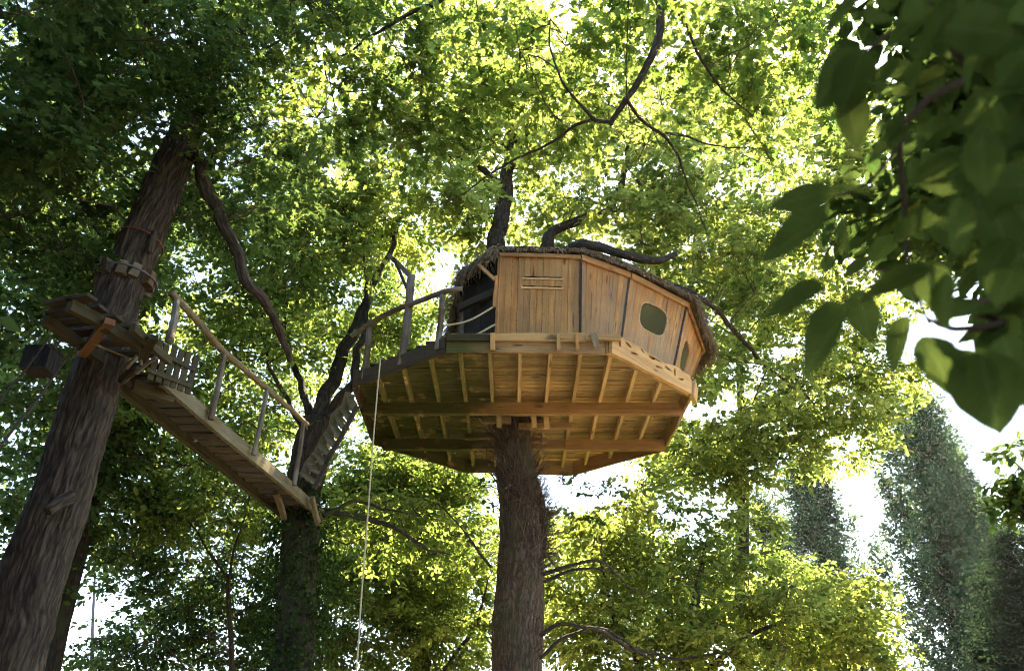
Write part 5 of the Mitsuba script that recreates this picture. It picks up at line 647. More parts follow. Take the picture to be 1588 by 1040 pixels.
NEAR_LEAVES = '0.74,1.10,2.48,0.76,1.18,2.43,0.44,1.19 0.74,1.06,2.23,0.75,1.15,2.19,0.16,1.02 0.92,1.26,2.70,0.96,1.27,2.63,-0.06,1.27 0.90,1.40,2.76,0.84,1.42,2.69,-0.18,1.20 0.95,1.30,3.14,0.98,1.35,3.08,0.17,1.25 0.91,1.38,2.73,0.93,1.38,2.65,0.06,1.01 1.00,1.51,2.42,0.94,1.58,2.43,0.09,0.93 0.86,1.22,3.12,0.93,1.25,3.09,1.15,0.91 0.75,0.95,2.61,0.77,0.97,2.54,-0.11,1.03 0.85,0.94,2.73,0.93,0.96,2.72,-0.96,1.28 0.68,0.83,2.35,0.65,0.92,2.35,0.14,1.01 0.84,1.28,2.91,0.75,1.31,2.93,-0.13,1.20 0.59,0.92,2.65,0.53,0.87,2.60,-0.96,1.13 0.73,0.97,2.39,0.77,1.03,2.36,-0.11,1.15 1.03,1.54,2.54,1.05,1.59,2.46,0.22,1.05 1.13,1.52,2.54,1.10,1.58,2.48,0.97,1.10 1.07,1.66,2.73,1.07,1.61,2.66,0.14,0.99 0.98,1.29,3.12,0.97,1.34,3.03,0.43,0.95 0.93,1.33,2.82,0.87,1.39,2.81,0.43,1.16 0.72,1.07,2.17,0.66,1.10,2.13,-0.37,1.29 0.95,1.32,2.38,0.90,1.27,2.32,0.81,0.94 0.66,0.87,2.62,0.60,0.93,2.58,-0.32,1.11 1.00,1.34,3.00,1.09,1.34,2.99,-0.21,1.27 1.11,1.67,2.61,1.14,1.67,2.52,0.34,0.94 1.02,1.17,2.87,1.07,1.21,2.79,0.49,1.26 0.93,1.15,2.56,0.97,1.19,2.50,-1.06,1.20 0.60,0.71,2.45,0.58,0.62,2.42,0.61,1.12 0.93,1.17,2.48,0.87,1.13,2.43,-0.44,0.98 0.79,1.30,2.87,0.89,1.29,2.91,-0.09,1.14 0.82,1.31,2.62,0.90,1.30,2.57,-0.09,0.96 1.15,1.52,2.63,1.11,1.48,2.57,0.10,1.01 1.12,1.55,2.80,1.06,1.51,2.78,0.59,1.21 1.11,1.46,2.95,1.14,1.49,2.87,-0.34,1.16 0.92,1.24,2.41,0.91,1.27,2.33,-0.35,1.14 0.99,1.46,2.56,1.07,1.45,2.54,-0.48,1.15 1.23,1.31,3.30,1.14,1.28,3.24,-0.13,1.17 0.73,0.85,2.45,0.75,0.87,2.37,-1.04,0.94 0.51,0.86,2.15,0.44,0.92,2.15,0.04,1.05 0.78,1.10,2.31,0.81,1.02,2.28,-0.15,0.97 0.62,0.84,2.70,0.65,0.81,2.64,-0.89,1.04 0.92,1.17,2.91,0.85,1.19,2.88,-0.25,1.00 0.92,1.21,2.72,0.84,1.19,2.65,-0.29,1.01 0.82,0.96,2.68,0.86,0.87,2.67,-0.03,1.24 1.04,1.60,2.50,0.97,1.61,2.45,0.28,1.13 0.93,1.24,2.77,0.88,1.27,2.71,0.69,0.94 1.01,1.32,3.16,0.95,1.31,3.09,-0.29,1.03 0.94,1.15,2.77,0.86,1.12,2.72,-0.21,0.92 0.79,1.20,2.45,0.80,1.10,2.43,0.64,0.95 0.89,1.13,2.54,0.93,1.04,2.51,0.13,1.13 1.03,1.11,3.02,0.99,1.05,2.98,0.75,0.93 1.08,1.27,2.88,1.11,1.27,2.81,0.37,1.22 0.92,1.32,2.72,0.86,1.33,2.66,-0.01,1.29 0.71,0.96,2.19,0.78,0.91,2.19,0.80,0.97 0.78,1.12,2.41,0.73,1.20,2.37,-0.23,1.03 0.83,0.99,2.54,0.82,1.07,2.54,-0.17,0.96 0.67,0.81,2.36,0.61,0.85,2.32,-0.15,1.03 0.98,1.30,3.16,0.91,1.29,3.09,0.93,1.02 0.96,1.38,2.73,1.01,1.43,2.66,-0.28,0.90 0.87,1.15,3.00,0.91,1.21,2.98,0.07,1.27 1.12,1.57,2.78,1.14,1.59,2.71,0.94,1.22 0.59,0.78,2.42,0.64,0.70,2.40,-0.00,1.25 1.18,1.64,2.76,1.13,1.66,2.70,0.32,0.98 0.80,1.08,2.46,0.73,1.09,2.47,-1.06,1.04 0.84,1.02,2.91,0.74,1.00,2.91,-1.24,1.21 0.91,1.44,2.55,0.83,1.40,2.50,0.61,1.10 1.16,1.73,2.55,1.12,1.78,2.48,-0.10,1.10 0.66,0.78,2.41,0.67,0.86,2.38,-0.16,0.96 0.87,1.06,2.73,0.80,1.00,2.72,0.27,1.27 0.69,0.81,2.45,0.62,0.87,2.40,-0.64,0.93 0.82,0.93,2.79,0.81,1.00,2.75,0.61,1.18 0.70,1.07,2.22,0.62,1.01,2.19,-0.68,1.21 0.87,1.31,2.45,0.79,1.31,2.39,-0.10,0.98 0.91,1.51,2.86,0.92,1.51,2.77,-0.05,1.23 0.77,1.08,2.39,0.68,1.08,2.38,-0.18,1.02 0.71,0.91,2.66,0.68,0.89,2.56,-0.13,1.02 0.67,0.78,2.38,0.76,0.79,2.36,0.24,1.22 1.15,1.67,2.46,1.21,1.64,2.38,0.01,1.20 0.52,0.72,2.54,0.55,0.76,2.48,-0.53,1.00 0.65,1.02,2.38,0.59,0.94,2.37,-0.53,1.10 0.90,0.99,2.74,0.96,1.01,2.67,-0.49,0.91 1.05,1.58,2.76,1.07,1.57,2.68,-0.01,0.96 0.78,0.97,2.53,0.69,1.02,2.51,0.48,1.27 1.09,1.51,2.46,1.11,1.47,2.38,-0.85,1.14 0.72,1.00,2.76,0.63,1.04,2.73,0.09,0.97 0.94,1.30,2.40,0.98,1.29,2.33,-0.32,1.30 1.04,1.56,2.61,1.01,1.65,2.58,-0.08,1.02 0.61,0.86,2.15,0.56,0.84,2.09,-0.68,1.00 0.61,0.88,2.15,0.69,0.84,2.15,-0.51,1.22 0.83,1.06,2.37,0.90,1.07,2.34,0.64,1.09 1.01,1.33,3.20,1.09,1.36,3.15,0.34,1.29 0.85,0.96,2.71,0.77,0.92,2.68,0.29,1.11 0.83,1.18,2.82,0.85,1.15,2.75,0.20,0.98 0.71,0.89,2.36,0.67,0.83,2.31,-0.07,1.30 1.00,1.44,2.54,1.02,1.43,2.44,-0.14,1.11 0.88,1.22,2.28,0.83,1.23,2.22,0.27,1.29 0.88,1.49,2.57,0.87,1.43,2.49,0.10,1.03 1.01,1.30,2.70,1.03,1.38,2.71,-0.03,1.11 0.67,0.83,2.33,0.73,0.75,2.35,-0.18,1.16 0.65,1.07,2.55,0.58,1.10,2.52,0.03,1.12 0.51,0.86,2.44,0.47,0.80,2.41,-0.52,1.05 1.06,1.41,3.03,1.13,1.37,3.03,0.69,1.07 0.92,1.09,2.75,0.99,1.07,2.70,-0.46,0.97 1.11,1.30,3.12,1.17,1.29,3.07,0.28,1.22 0.87,1.32,2.50,0.79,1.33,2.44,-0.14,1.19 0.89,1.10,2.61,0.82,1.07,2.56,0.10,0.96 0.89,1.06,2.64,0.81,1.03,2.64,-0.43,0.96 0.81,1.14,2.30,0.73,1.10,2.30,0.25,1.22 0.67,0.85,2.60,0.63,0.83,2.52,0.13,1.03 1.09,1.52,2.49,1.19,1.53,2.47,-0.44,1.24 0.51,0.74,2.49,0.50,0.72,2.42,0.84,1.07 0.71,1.07,2.20,0.68,1.03,2.12,0.17,1.06 0.90,1.37,2.32,0.99,1.33,2.32,0.74,1.19 1.11,1.32,2.96,1.16,1.34,2.90,-0.06,1.28 1.14,1.51,2.63,1.15,1.53,2.54,0.67,1.04 0.86,1.25,2.35,0.82,1.32,2.30,0.09,1.28 0.80,0.99,2.85,0.78,1.05,2.78,-0.02,1.07 1.19,1.67,2.63,1.12,1.62,2.57,-0.42,1.02 0.99,1.28,3.00,0.94,1.21,2.98,-0.25,1.11 1.11,1.36,3.17,1.06,1.29,3.16,-0.31,1.21 0.71,1.06,2.18,0.65,1.05,2.13,-0.43,0.95 1.09,1.36,3.26,1.13,1.31,3.18,-0.58,0.98 0.54,0.74,2.43,0.60,0.71,2.38,-0.87,1.28 0.56,0.92,2.18,0.54,0.93,2.10,-0.60,1.12 0.95,1.35,2.49,0.86,1.39,2.51,0.15,1.17 0.92,1.16,2.84,0.99,1.19,2.78,0.46,1.23 0.82,1.05,2.37,0.85,1.08,2.30,-0.23,0.98 0.72,0.95,2.33,0.71,0.91,2.27,0.06,0.99 1.16,1.29,3.18,1.14,1.30,3.09,-0.17,0.92 0.94,1.34,2.76,1.01,1.36,2.73,-0.84,1.15 1.02,1.53,2.78,1.07,1.47,2.72,0.28,1.10 0.87,1.04,2.57,0.82,1.02,2.63,-0.38,1.29 0.68,0.89,2.44,0.65,0.87,2.35,-0.11,0.97 0.91,1.07,2.68,0.89,1.01,2.63,-0.90,1.04 0.93,1.03,2.94,0.90,0.99,2.88,0.67,0.92 0.57,0.95,2.77,0.53,0.94,2.69,0.12,0.94 0.54,0.82,2.62,0.50,0.82,2.54,0.28,0.97 0.91,1.43,2.67,0.82,1.38,2.67,-0.85,1.07 0.92,1.09,2.90,0.92,1.05,2.83,-0.40,0.95 1.24,1.44,3.13,1.17,1.42,3.10,-0.02,1.00 0.90,1.17,2.56,0.88,1.18,2.48,-0.04,1.05 0.87,1.12,2.49,0.79,1.13,2.42,-0.40,0.92 0.74,1.08,2.23,0.77,1.13,2.16,0.04,1.09 0.77,1.13,2.73,0.74,1.11,2.67,-0.08,1.10 0.57,0.78,2.30,0.58,0.83,2.23,0.29,0.96 0.84,1.16,2.20,0.77,1.11,2.20,-0.17,1.26 0.98,1.20,3.03,0.99,1.17,2.96,0.08,1.27 0.81,1.26,2.66,0.75,1.25,2.59,0.67,1.04 0.52,0.86,2.63,0.47,0.91,2.60,-1.22,1.20 0.57,0.83,2.30,0.50,0.86,2.28,-0.03,1.08 1.03,1.33,3.08,1.01,1.27,3.00,-0.79,0.92 1.18,1.63,2.73,1.09,1.61,2.71,-0.01,0.97 0.68,0.82,2.39,0.59,0.77,2.37,-0.65,1.04 0.94,1.07,2.76,0.86,1.07,2.70,-0.49,1.19 0.75,1.08,2.30,0.81,1.12,2.29,0.28,1.20 0.92,1.37,2.67,0.99,1.39,2.60,0.24,1.30 0.69,0.85,2.60,0.78,0.87,2.57,-0.33,1.12 1.03,1.14,2.87,1.10,1.13,2.81,0.11,1.12 0.85,1.10,3.04,0.88,1.13,3.13,0.15,1.29 0.59,0.92,2.29,0.54,1.00,2.29,0.03,0.93 0.73,0.84,2.65,0.77,0.90,2.64,0.05,0.97 0.72,1.02,2.37,0.77,1.08,2.30,0.16,1.21 0.77,1.05,2.25,0.85,1.05,2.22,-1.23,0.95 0.95,1.16,2.72,1.00,1.13,2.68,-0.12,1.05 0.53,0.79,2.63,0.51,0.77,2.55,-0.38,1.07 0.64,0.90,2.06,0.62,0.84,2.01,-0.07,1.11 1.07,1.62,2.69,0.99,1.62,2.63,0.08,1.15 0.63,0.72,2.53,0.64,0.65,2.48,-0.04,1.19 0.90,0.97,2.81,0.82,0.95,2.79,0.36,1.06 0.82,1.08,2.65,0.77,1.08,2.57,0.73,1.28 0.90,1.34,2.52,0.99,1.33,2.50,0.91,1.11 0.99,1.27,2.68,0.98,1.35,2.64,0.36,1.26 0.64,0.72,2.44,0.70,0.68,2.37,0.29,1.30 0.58,0.85,2.23,0.51,0.84,2.16,0.89,1.18 1.07,1.38,2.90,1.03,1.38,2.82,-0.18,1.29 0.87,1.15,2.39,0.79,1.14,2.37,-0.32,1.00 1.10,1.21,3.06,1.03,1.24,3.00,0.31,0.97 0.70,0.94,2.35,0.71,1.02,2.34,0.19,0.94 1.23,1.34,3.29,1.30,1.30,3.24,0.55,1.01 1.13,1.40,3.09,1.07,1.36,3.05,0.42,1.16 0.97,1.50,2.62,0.98,1.44,2.54,-0.33,1.15 0.94,1.34,3.08,0.90,1.31,3.01,-0.34,1.08 0.89,1.11,2.87,0.94,1.09,2.78,0.68,1.21 0.74,0.99,2.20,0.69,0.97,2.13,0.06,1.06 1.09,1.23,3.11,1.08,1.30,3.04,0.36,1.11 0.75,1.08,2.77,0.84,1.06,2.76,-0.77,1.21 0.74,0.94,2.66,0.76,0.97,2.60,0.89,1.01 0.78,1.11,2.79,0.71,1.10,2.78,0.57,1.21 1.04,1.21,2.90,1.09,1.18,2.81,-0.29,1.24 0.86,1.09,2.89,0.81,1.16,2.82,-0.17,0.96 0.85,1.12,2.53,0.86,1.08,2.47,0.57,1.13 1.08,1.57,2.89,1.10,1.62,2.83,0.04,1.27 0.70,0.97,2.27,0.66,1.03,2.22,0.20,1.20 0.78,0.99,2.47,0.78,1.00,2.37,-0.86,1.14 1.07,1.50,2.71,1.16,1.52,2.66,-0.20,1.16 0.77,1.05,2.20,0.80,0.95,2.19,0.31,1.25 0.98,1.06,2.88,0.96,1.02,2.81,0.45,1.08 0.60,0.92,2.44,0.52,0.90,2.39,-0.31,0.98 0.69,0.78,2.53,0.70,0.82,2.47,0.64,1.29 0.72,0.92,2.51,0.75,0.82,2.49,-0.15,1.06 0.83,1.29,2.59,0.80,1.37,2.54,-0.40,1.22 0.67,0.90,2.31,0.70,0.89,2.22,1.04,1.28 0.82,1.22,2.62,0.81,1.28,2.55,-0.34,1.26 1.13,1.36,3.26,1.11,1.43,3.27,-0.55,1.01 1.10,1.52,2.64,1.07,1.53,2.56,0.63,1.27 0.85,0.91,2.78,0.80,0.95,2.70,0.77,1.28 0.87,1.28,2.40,0.90,1.20,2.34,0.47,1.23 0.73,1.13,2.47,0.71,1.20,2.43,-0.13,1.17 0.84,1.27,2.77,0.79,1.23,2.69,-0.34,0.92 0.94,1.15,2.59,0.87,1.13,2.57,0.09,1.25 1.13,1.71,2.55,1.14,1.74,2.46,0.32,1.22 0.64,1.06,2.38,0.70,1.06,2.31,-0.14,1.26 1.03,1.57,2.63,1.06,1.54,2.56,0.90,1.17 0.97,1.18,2.69,0.93,1.21,2.62,0.93,1.01 1.11,1.54,2.45,1.16,1.63,2.46,-0.64,0.98 0.74,0.86,2.47,0.68,0.93,2.44,-0.14,0.93 0.97,1.23,2.66,0.94,1.28,2.58,-0.13,1.27 0.83,1.15,2.23,0.77,1.21,2.18,0.16,1.11 0.71,1.05,2.96,0.71,1.12,2.88,0.35,1.26 1.07,1.15,3.07,1.05,1.16,2.99,-0.57,0.94 0.91,1.17,3.06,0.84,1.12,3.01,-0.48,1.20 1.00,1.48,2.86,1.01,1.53,2.77,0.31,1.24 1.00,1.52,2.41,1.04,1.46,2.33,-0.09,0.99 1.15,1.61,2.52,1.15,1.59,2.43,-0.13,0.98 0.64,0.82,2.57,0.62,0.84,2.48,-0.18,1.25 0.91,1.24,2.43,0.86,1.22,2.36,-0.60,1.13 1.17,1.47,2.74,1.10,1.44,2.68,0.95,1.13 0.95,1.44,2.40,0.94,1.52,2.35,-0.13,1.24 0.87,1.14,2.94,0.86,1.24,2.93,-0.54,1.06 1.06,1.31,2.67,1.04,1.24,2.61,0.78,0.93 0.85,1.26,2.57,0.86,1.24,2.48,0.61,1.11 1.05,1.51,2.63,1.05,1.54,2.54,0.69,1.14 0.90,1.25,2.76,0.96,1.31,2.76,-0.22,0.92 0.79,1.12,2.74,0.71,1.14,2.70,-0.06,1.17 1.02,1.44,2.62,0.94,1.44,2.57,-0.10,1.11 0.61,0.88,2.29,0.70,0.85,2.27,-0.99,0.96 0.80,0.97,2.80,0.76,1.02,2.75,0.49,1.09 0.84,1.39,2.54,0.88,1.38,2.47,0.47,1.10 1.00,1.59,2.78,0.96,1.61,2.71,-0.15,1.00 0.89,1.11,2.97,0.94,1.20,2.94,0.69,1.14 0.72,1.02,2.44,0.76,1.11,2.41,0.63,0.99 0.91,1.19,2.58,0.88,1.22,2.51,-0.43,1.08 1.08,1.53,2.71,1.06,1.43,2.70,-0.25,1.15 0.62,0.69,2.46,0.55,0.63,2.44,-0.29,1.06 1.06,1.43,2.68,1.03,1.48,2.60,0.91,0.92 0.97,1.33,2.42,0.93,1.38,2.37,0.43,0.94 0.66,0.86,2.51,0.63,0.89,2.45,-0.19,1.24 0.75,1.11,2.50,0.66,1.10,2.47,-0.12,1.17 1.18,1.64,2.60,1.11,1.68,2.60,0.40,1.07 1.04,1.39,2.62,0.98,1.41,2.56,-0.31,1.29 0.75,1.11,2.77,0.70,1.11,2.69,-0.31,1.01 1.10,1.32,3.04,1.10,1.22,3.05,0.33,0.96 0.93,1.24,2.78,0.87,1.27,2.72,-0.13,1.14 0.79,0.99,2.61,0.84,0.91,2.60,0.97,1.09 1.09,1.48,2.83,1.04,1.39,2.84,-0.30,1.13 0.49,0.84,2.50,0.46,0.90,2.42,0.68,0.98 0.84,1.16,2.53,0.74,1.14,2.56,0.29,1.05 0.79,0.87,2.59,0.72,0.83,2.54,-0.26,0.95 1.08,1.41,2.74,1.07,1.32,2.72,-0.52,1.22 0.62,0.80,2.30,0.55,0.82,2.29,-0.19,1.11 0.96,1.28,2.58,0.97,1.23,2.53,-0.28,0.95 1.09,1.58,2.71,1.01,1.59,2.70,0.26,1.14 0.85,1.04,2.59,0.84,1.04,2.51,-0.15,0.93 0.76,1.04,2.51,0.79,1.05,2.41,-0.66,1.04 0.58,0.77,2.60,0.54,0.71,2.54,-0.16,0.95 1.10,1.41,3.13,1.06,1.34,3.10,0.21,1.27'

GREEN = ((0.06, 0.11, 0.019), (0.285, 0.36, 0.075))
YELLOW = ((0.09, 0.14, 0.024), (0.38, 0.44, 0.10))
SHADED_GREEN = ((0.035, 0.07, 0.016), (0.125, 0.19, 0.05))  # dark leaf tint: shade over left and near crowns put into the colour

# --- the leaning tree at the left
t1 = thing('broadleaf_tree', 'large leaning tree with thick ridged bark at the left edge, carrying the lookout platform', 'tree')
_, p1, r1 = limb(t1, 'trunk', [(-5.35, 9.25, -0.2), (-5.155, 9.200, 2.599), (-5.145, 9.150, 3.462), (-5.028, 9.100, 4.664), (-4.947, 9.050, 5.720), (-4.909, 9.000, 6.564), (-4.862, 9.000, 7.263), (-4.770, 9.000, 8.008), (-4.657, 9.000, 8.914), (-4.540, 9.000, 9.714), (-4.462, 9.000, 10.632), (-4.223, 9.000, 11.621), (-3.784, 9.000, 12.687), (-3.390, 9.200, 14.196)],
               [0.42, 0.335, 0.33, 0.305, 0.30, 0.28, 0.27, 0.26, 0.25, 0.21, 0.19, 0.17, 0.14, 0.1], 'bark_brown', sides=220, step=0.03, rough=0.045, seed=2, freq=12.0)
S1 = [p1[p1[:, 2] > 6.5]]
for pts, r, lab in (([(-4.568, 9.000, 9.284), (-4.261, 8.900, 9.042), (-4.109, 8.900, 8.615), (-3.829, 9.000, 8.132), (-3.636, 9.100, 7.792), (-3.400, 9.200, 7.262), (-3.238, 9.400, 7.149), (-3.110, 9.800, 6.957), (-3.055, 10.300, 6.677)], [0.09, 0.09, 0.085, 0.075, 0.065, 0.04], 'drooping bare limb right of the leaning trunk'),
                    ([(-4.462, 9.000, 10.632), (-5.086, 8.800, 10.938), (-5.896, 8.600, 11.175), (-6.781, 8.500, 11.194), (-7.672, 8.400, 11.276)], [0.10, 0.08, 0.06, 0.04], None),
                    ([(-4.542, 9.000, 10.134), (-5.528, 9.200, 10.963), (-6.681, 9.400, 11.369), (-7.778, 9.600, 11.371)], [0.07, 0.05, 0.03], None),
                    ([(-3.963, 9.000, 12.179), (-3.598, 9.000, 12.193), (-3.127, 9.000, 12.251), (-2.624, 9.000, 12.193), (-2.009, 9.000, 11.939)], [0.11, 0.10, 0.07, 0.04], None),
                    ([(-3.713, 9.000, 12.165), (-3.475, 9.000, 11.855), (-3.257, 8.900, 11.308), (-3.237, 8.900, 10.914), (-3.118, 8.900, 10.482)], [0.07, 0.05, 0.022, 0.015], None),
                    ([(-3.263, 8.900, 11.281), (-3.009, 8.900, 11.228), (-2.763, 8.900, 11.149), (-2.724, 8.900, 10.786), (-2.662, 8.900, 10.457)], [0.028, 0.022, 0.02, 0.012], None)):
    _, q, _ = limb(t1, 'limb', pts, r, 'bark_brown', sides=14, step=0.08, rough=0.012, seed=4, freq=12, bend=0.06, label=lab)
    S1.append(q)
for a, b, r in (((-4.771, 8.850, 4.325), (-4.883, 8.650, 4.110), .075), ((-4.567, 8.850, 7.781), (-4.521, 8.750, 7.419), .05), ((-4.502, 8.800, 5.688), (-4.272, 8.650, 5.765), .06)):
    limb(t1, 'broken_stub', [a, (A(a) + A(b)) / 2 + [0, -.02, .01], b], [r, r * .8], 'bark_brown', sides=12, step=0.04, rough=0.012, freq=14)
crown(t1, CLUMPS_left, S1, 101, kind='lobed', sprays=17, leaves=20, size=0.138, tint=SHADED_GREEN)
crown(t1, CLUMPS_left_shade, [A([(-5.3, 8.6, 6.0), (-6.5, 7.5, 6.5), (-8, 6, 7.2), (-8.5, 3, 8), (-8.5, 1, 8.5), (-9.5, 7, 9)])], 151, kind='blade', sprays=20, leaves=14, size=0.17, tint=SHADED_GREEN, scale=1.6)  # unseen leaves left of the view, added to keep sky light off the trunk

# --- the tree that holds the treehouse
t2 = thing('broadleaf_tree', 'stout central tree with shaggy shoots on its trunk, growing up through the deck', 'tree')
host = [(0.13, 16.4, -0.2), (0.106, 16.400, 3.381), (0.109, 16.400, 4.286), (0.174, 16.400, 5.242), (0.218, 16.400, 6.255), (0.079, 16.400, 7.191), (0.014, 16.400, 8.177), (0.0, 16.45, 9.5), (-0.1, 16.6, 11.0)]
_, p2, r2 = limb(t2, 'trunk', host, [0.62, 0.48, 0.50, 0.46, 0.47, 0.41, 0.38, 0.35, 0.28], 'bark_host', sides=72, step=0.04, rough=0.05, seed=9, freq=6)
S2 = [p2[p2[:, 2] > 10.5]]
for pts, r in (([(-0.1, 16.6, 10.9), (-0.342, 15.479, 11.894), (-0.289, 15.513, 12.469), (-0.175, 15.335, 13.230), (-0.059, 15.229, 14.069), (-0.030, 14.999, 14.927), (0.091, 14.908, 15.737), (0.186, 14.699, 16.983)], [0.26, 0.22, 0.19, 0.17, 0.15, 0.12, 0.08, 0.05]),
               ([(-0.1, 16.6, 10.9), (0.720, 15.087, 11.566), (0.784, 15.071, 12.023), (1.098, 15.034, 12.304), (1.594, 15.119, 12.572), (2.207, 15.445, 13.023), (2.464, 15.438, 13.676), (2.757, 15.409, 14.795)], [0.2, 0.16, 0.13, 0.10, 0.10, 0.10, 0.09, 0.05]),
               ([(-0.1, 16.6, 10.9), (1.125, 14.187, 11.128), (1.768, 14.104, 11.072), (2.288, 14.165, 10.957), (2.825, 14.298, 10.920), (3.334, 14.416, 11.123)], [0.16, 0.11, 0.105, 0.095, 0.085, 0.06]),
               ([(2.556, 14.785, 10.856), (3.845, 15.146, 10.604), (4.564, 15.872, 10.515), (5.148, 16.633, 10.362), (5.910, 17.479, 10.049), (6.708, 18.251, 9.876), (7.344, 18.764, 9.764)], [0.06, 0.06, 0.055, 0.05, 0.035, 0.02]),
               ([(2.207, 15.445, 13.023), (2.530, 15.336, 13.015), (2.834, 15.228, 13.005), (2.892, 15.079, 13.286), (2.777, 14.970, 13.491)], [0.08, 0.06, 0.05, 0.04]),
               ([(2.207, 15.445, 13.023), (2.417, 15.377, 12.513), (2.718, 15.346, 12.145), (2.986, 15.349, 11.925)], [0.05, 0.045, 0.02]),
               ([(-0.060, 15.168, 14.397), (0.312, 14.866, 14.751), (0.653, 14.685, 15.091), (1.134, 14.467, 15.715)], [0.13, 0.12, 0.10, 0.05]),
               ([(-0.118, 15.278, 13.551), (-1.082, 14.923, 14.004), (-2.094, 14.708, 14.196), (-2.950, 14.698, 14.001)], [0.09, 0.06, 0.04, 0.02])):
    _, q, _ = limb(t2, 'limb', pts, r, 'branch_bark', sides=12, step=0.12, rough=0.02, seed=6, freq=7, bend=0.14)
    S2.append(q)
low = []
for pts, r in (([(0.528, 15.858, 5.003), (1.025, 15.690, 5.108), (1.522, 15.835, 5.260), (2.006, 16.468, 5.134), (2.694, 17.527, 4.847)], [0.0450, 0.0375, 0.0338, 0.0225, 0.0112]),
               ([(0.576, 15.926, 4.876), (1.296, 16.106, 5.177), (1.695, 16.433, 5.200), (2.404, 17.090, 5.242)], [0.0375, 0.0300, 0.0225, 0.0112]),
               ([(0.491, 15.973, 3.935), (0.830, 15.880, 4.111), (1.315, 16.100, 4.123), (1.908, 16.738, 3.989), (2.615, 17.500, 3.833), (3.499, 18.198, 3.798), (4.414, 18.667, 3.981), (5.404, 19.060, 4.520)], [0.0450, 0.0413, 0.0375, 0.0375, 0.0338, 0.0300, 0.0225, 0.0112]),
               ([(0.491, 16.165, 3.574), (1.019, 16.183, 3.966), (1.592, 16.547, 4.135), (2.318, 17.112, 3.924), (2.725, 17.501, 3.619)], [0.0375, 0.0338, 0.0300, 0.0225]),
               ([(-0.413, 16.005, 5.154), (-0.717, 15.788, 5.562), (-1.157, 15.745, 6.069), (-1.817, 15.961, 6.515)], [0.0300, 0.0225, 0.0150, 0.0075])):
    _, q, _ = limb(t2, 'low_branch', pts, r, 'branch_bark', sides=9, step=0.12, rough=0.01, seed=7, freq=9, bend=0.12)
    low.append(q)
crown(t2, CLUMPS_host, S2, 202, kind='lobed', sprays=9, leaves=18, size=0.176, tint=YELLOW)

crown(t2, CLUMPS_hostlow, low + [p2[(p2[:, 2] > 6) & (p2[:, 2] < 7.5)]], 212, sprays=10, leaves=14, size=0.16, tint=SHADED_GREEN, thick=0.01, scale=0.7)

def trunk_shoots():
    g = np.random.default_rng(3)
    st, di, le = [], [], []
    for z0, z1, n, l0, l1, side in ((6.3, 8.35, 620, .2, .7, None), (5.0, 6.9, 420, .15, .6, 0.5), (2.6, 4.3, 300, .1, .4, None), (5.2, 6.3, 130, .3, .7, 0.1)):
        for _ in range(n):
            z = g.uniform(z0, z1); i = np.abs(p2[:, 2] - z).argmin()
            a = g.uniform(-np.pi, np.pi) if side is None else g.normal(side - 0.3, 0.9)
            o = A([np.cos(a), np.sin(a), 0])
            st.append(p2[i] + o * r2[i] * 0.97 + A([0, 0, z - p2[i, 2]])); di.append(o * g.uniform(0.1, 0.9) + A([0, 0, 1.0]) * g.uniform(0.0, 1.0) + g.normal(0, 0.42, 3)); le.append(g.uniform(l0, l1))
    for k, m in enumerate(('shoot', 'twig', 'twig')):
        q = slice(k, None, 3) if k < 2 else slice(2, None, 9)
        part(t2, 'shoots', straws(A(st)[q], A(di)[q], A(le)[q], 0.0085, 4 + k, -0.15), m, kind='stuff')
trunk_shoots()

# --- the forked tree at the far end of the bridge
t3 = thing('broadleaf_tree', 'dark forked tree carrying the far end of the plank bridge', 'tree')
_, p3, r3 = limb(t3, 'trunk', [(-4.1, 15.1, -0.2), (-3.710, 15.100, 3.240), (-3.787, 15.100, 4.507), (-3.816, 15.000, 5.504), (-3.832, 15.000, 6.341), (-3.772, 14.900, 7.058), (-3.722, 14.900, 7.708)], [0.42, 0.35, 0.34, 0.35, 0.33, 0.34, 0.28], 'bark_dark', sides=64, step=0.05, rough=0.05, seed=13, freq=7)
S3 = [p3[-20:]]
for pts, r in (([(-3.740, 14.900, 7.642), (-3.643, 15.000, 8.291), (-3.420, 15.000, 8.993), (-3.228, 15.000, 9.724), (-3.056, 15.100, 10.312), (-2.923, 15.100, 11.021), (-2.655, 15.200, 11.708), (-2.458, 15.400, 12.919)], [0.17, 0.15, 0.13, 0.12, 0.10, 0.085, 0.06, 0.03]),
               ([(-3.617, 14.900, 7.642), (-3.365, 14.700, 7.956), (-3.056, 14.500, 8.309), (-2.976, 14.500, 8.956), (-2.924, 14.600, 9.653), (-3.013, 14.800, 10.677), (-3.244, 15.000, 11.774)], [0.13, 0.105, 0.09, 0.075, 0.06, 0.045, 0.02]),
               ([(-3.870, 14.900, 7.708), (-4.125, 15.000, 8.429), (-4.465, 15.200, 9.164), (-4.789, 15.400, 10.095), (-4.805, 15.600, 11.168), (-4.690, 15.800, 11.968)], [0.09, 0.07, 0.055, 0.045, 0.03, 0.015]),
               ([(-3.850, 14.900, 7.315), (-4.402, 14.800, 8.202), (-4.776, 14.700, 8.845), (-5.087, 14.700, 9.709)], [0.06, 0.045, 0.03, 0.015]),
               ([(-3.601, 15.100, 6.006), (-2.780, 15.200, 5.914), (-2.186, 15.300, 5.725), (-1.594, 15.500, 5.395), (-1.135, 15.800, 5.324)], [0.06, 0.05, 0.04, 0.03, 0.012]),
               ([(-3.447, 15.000, 5.857), (-2.926, 15.200, 6.219), (-2.359, 15.500, 6.123), (-1.778, 15.800, 6.084)], [0.05, 0.035, 0.025, 0.01])):
    _, q, _ = limb(t3, 'limb', pts, r, 'bark_dark', sides=12, step=0.1, rough=0.015, seed=8, freq=9, bend=0.10)
    S3.append(q)
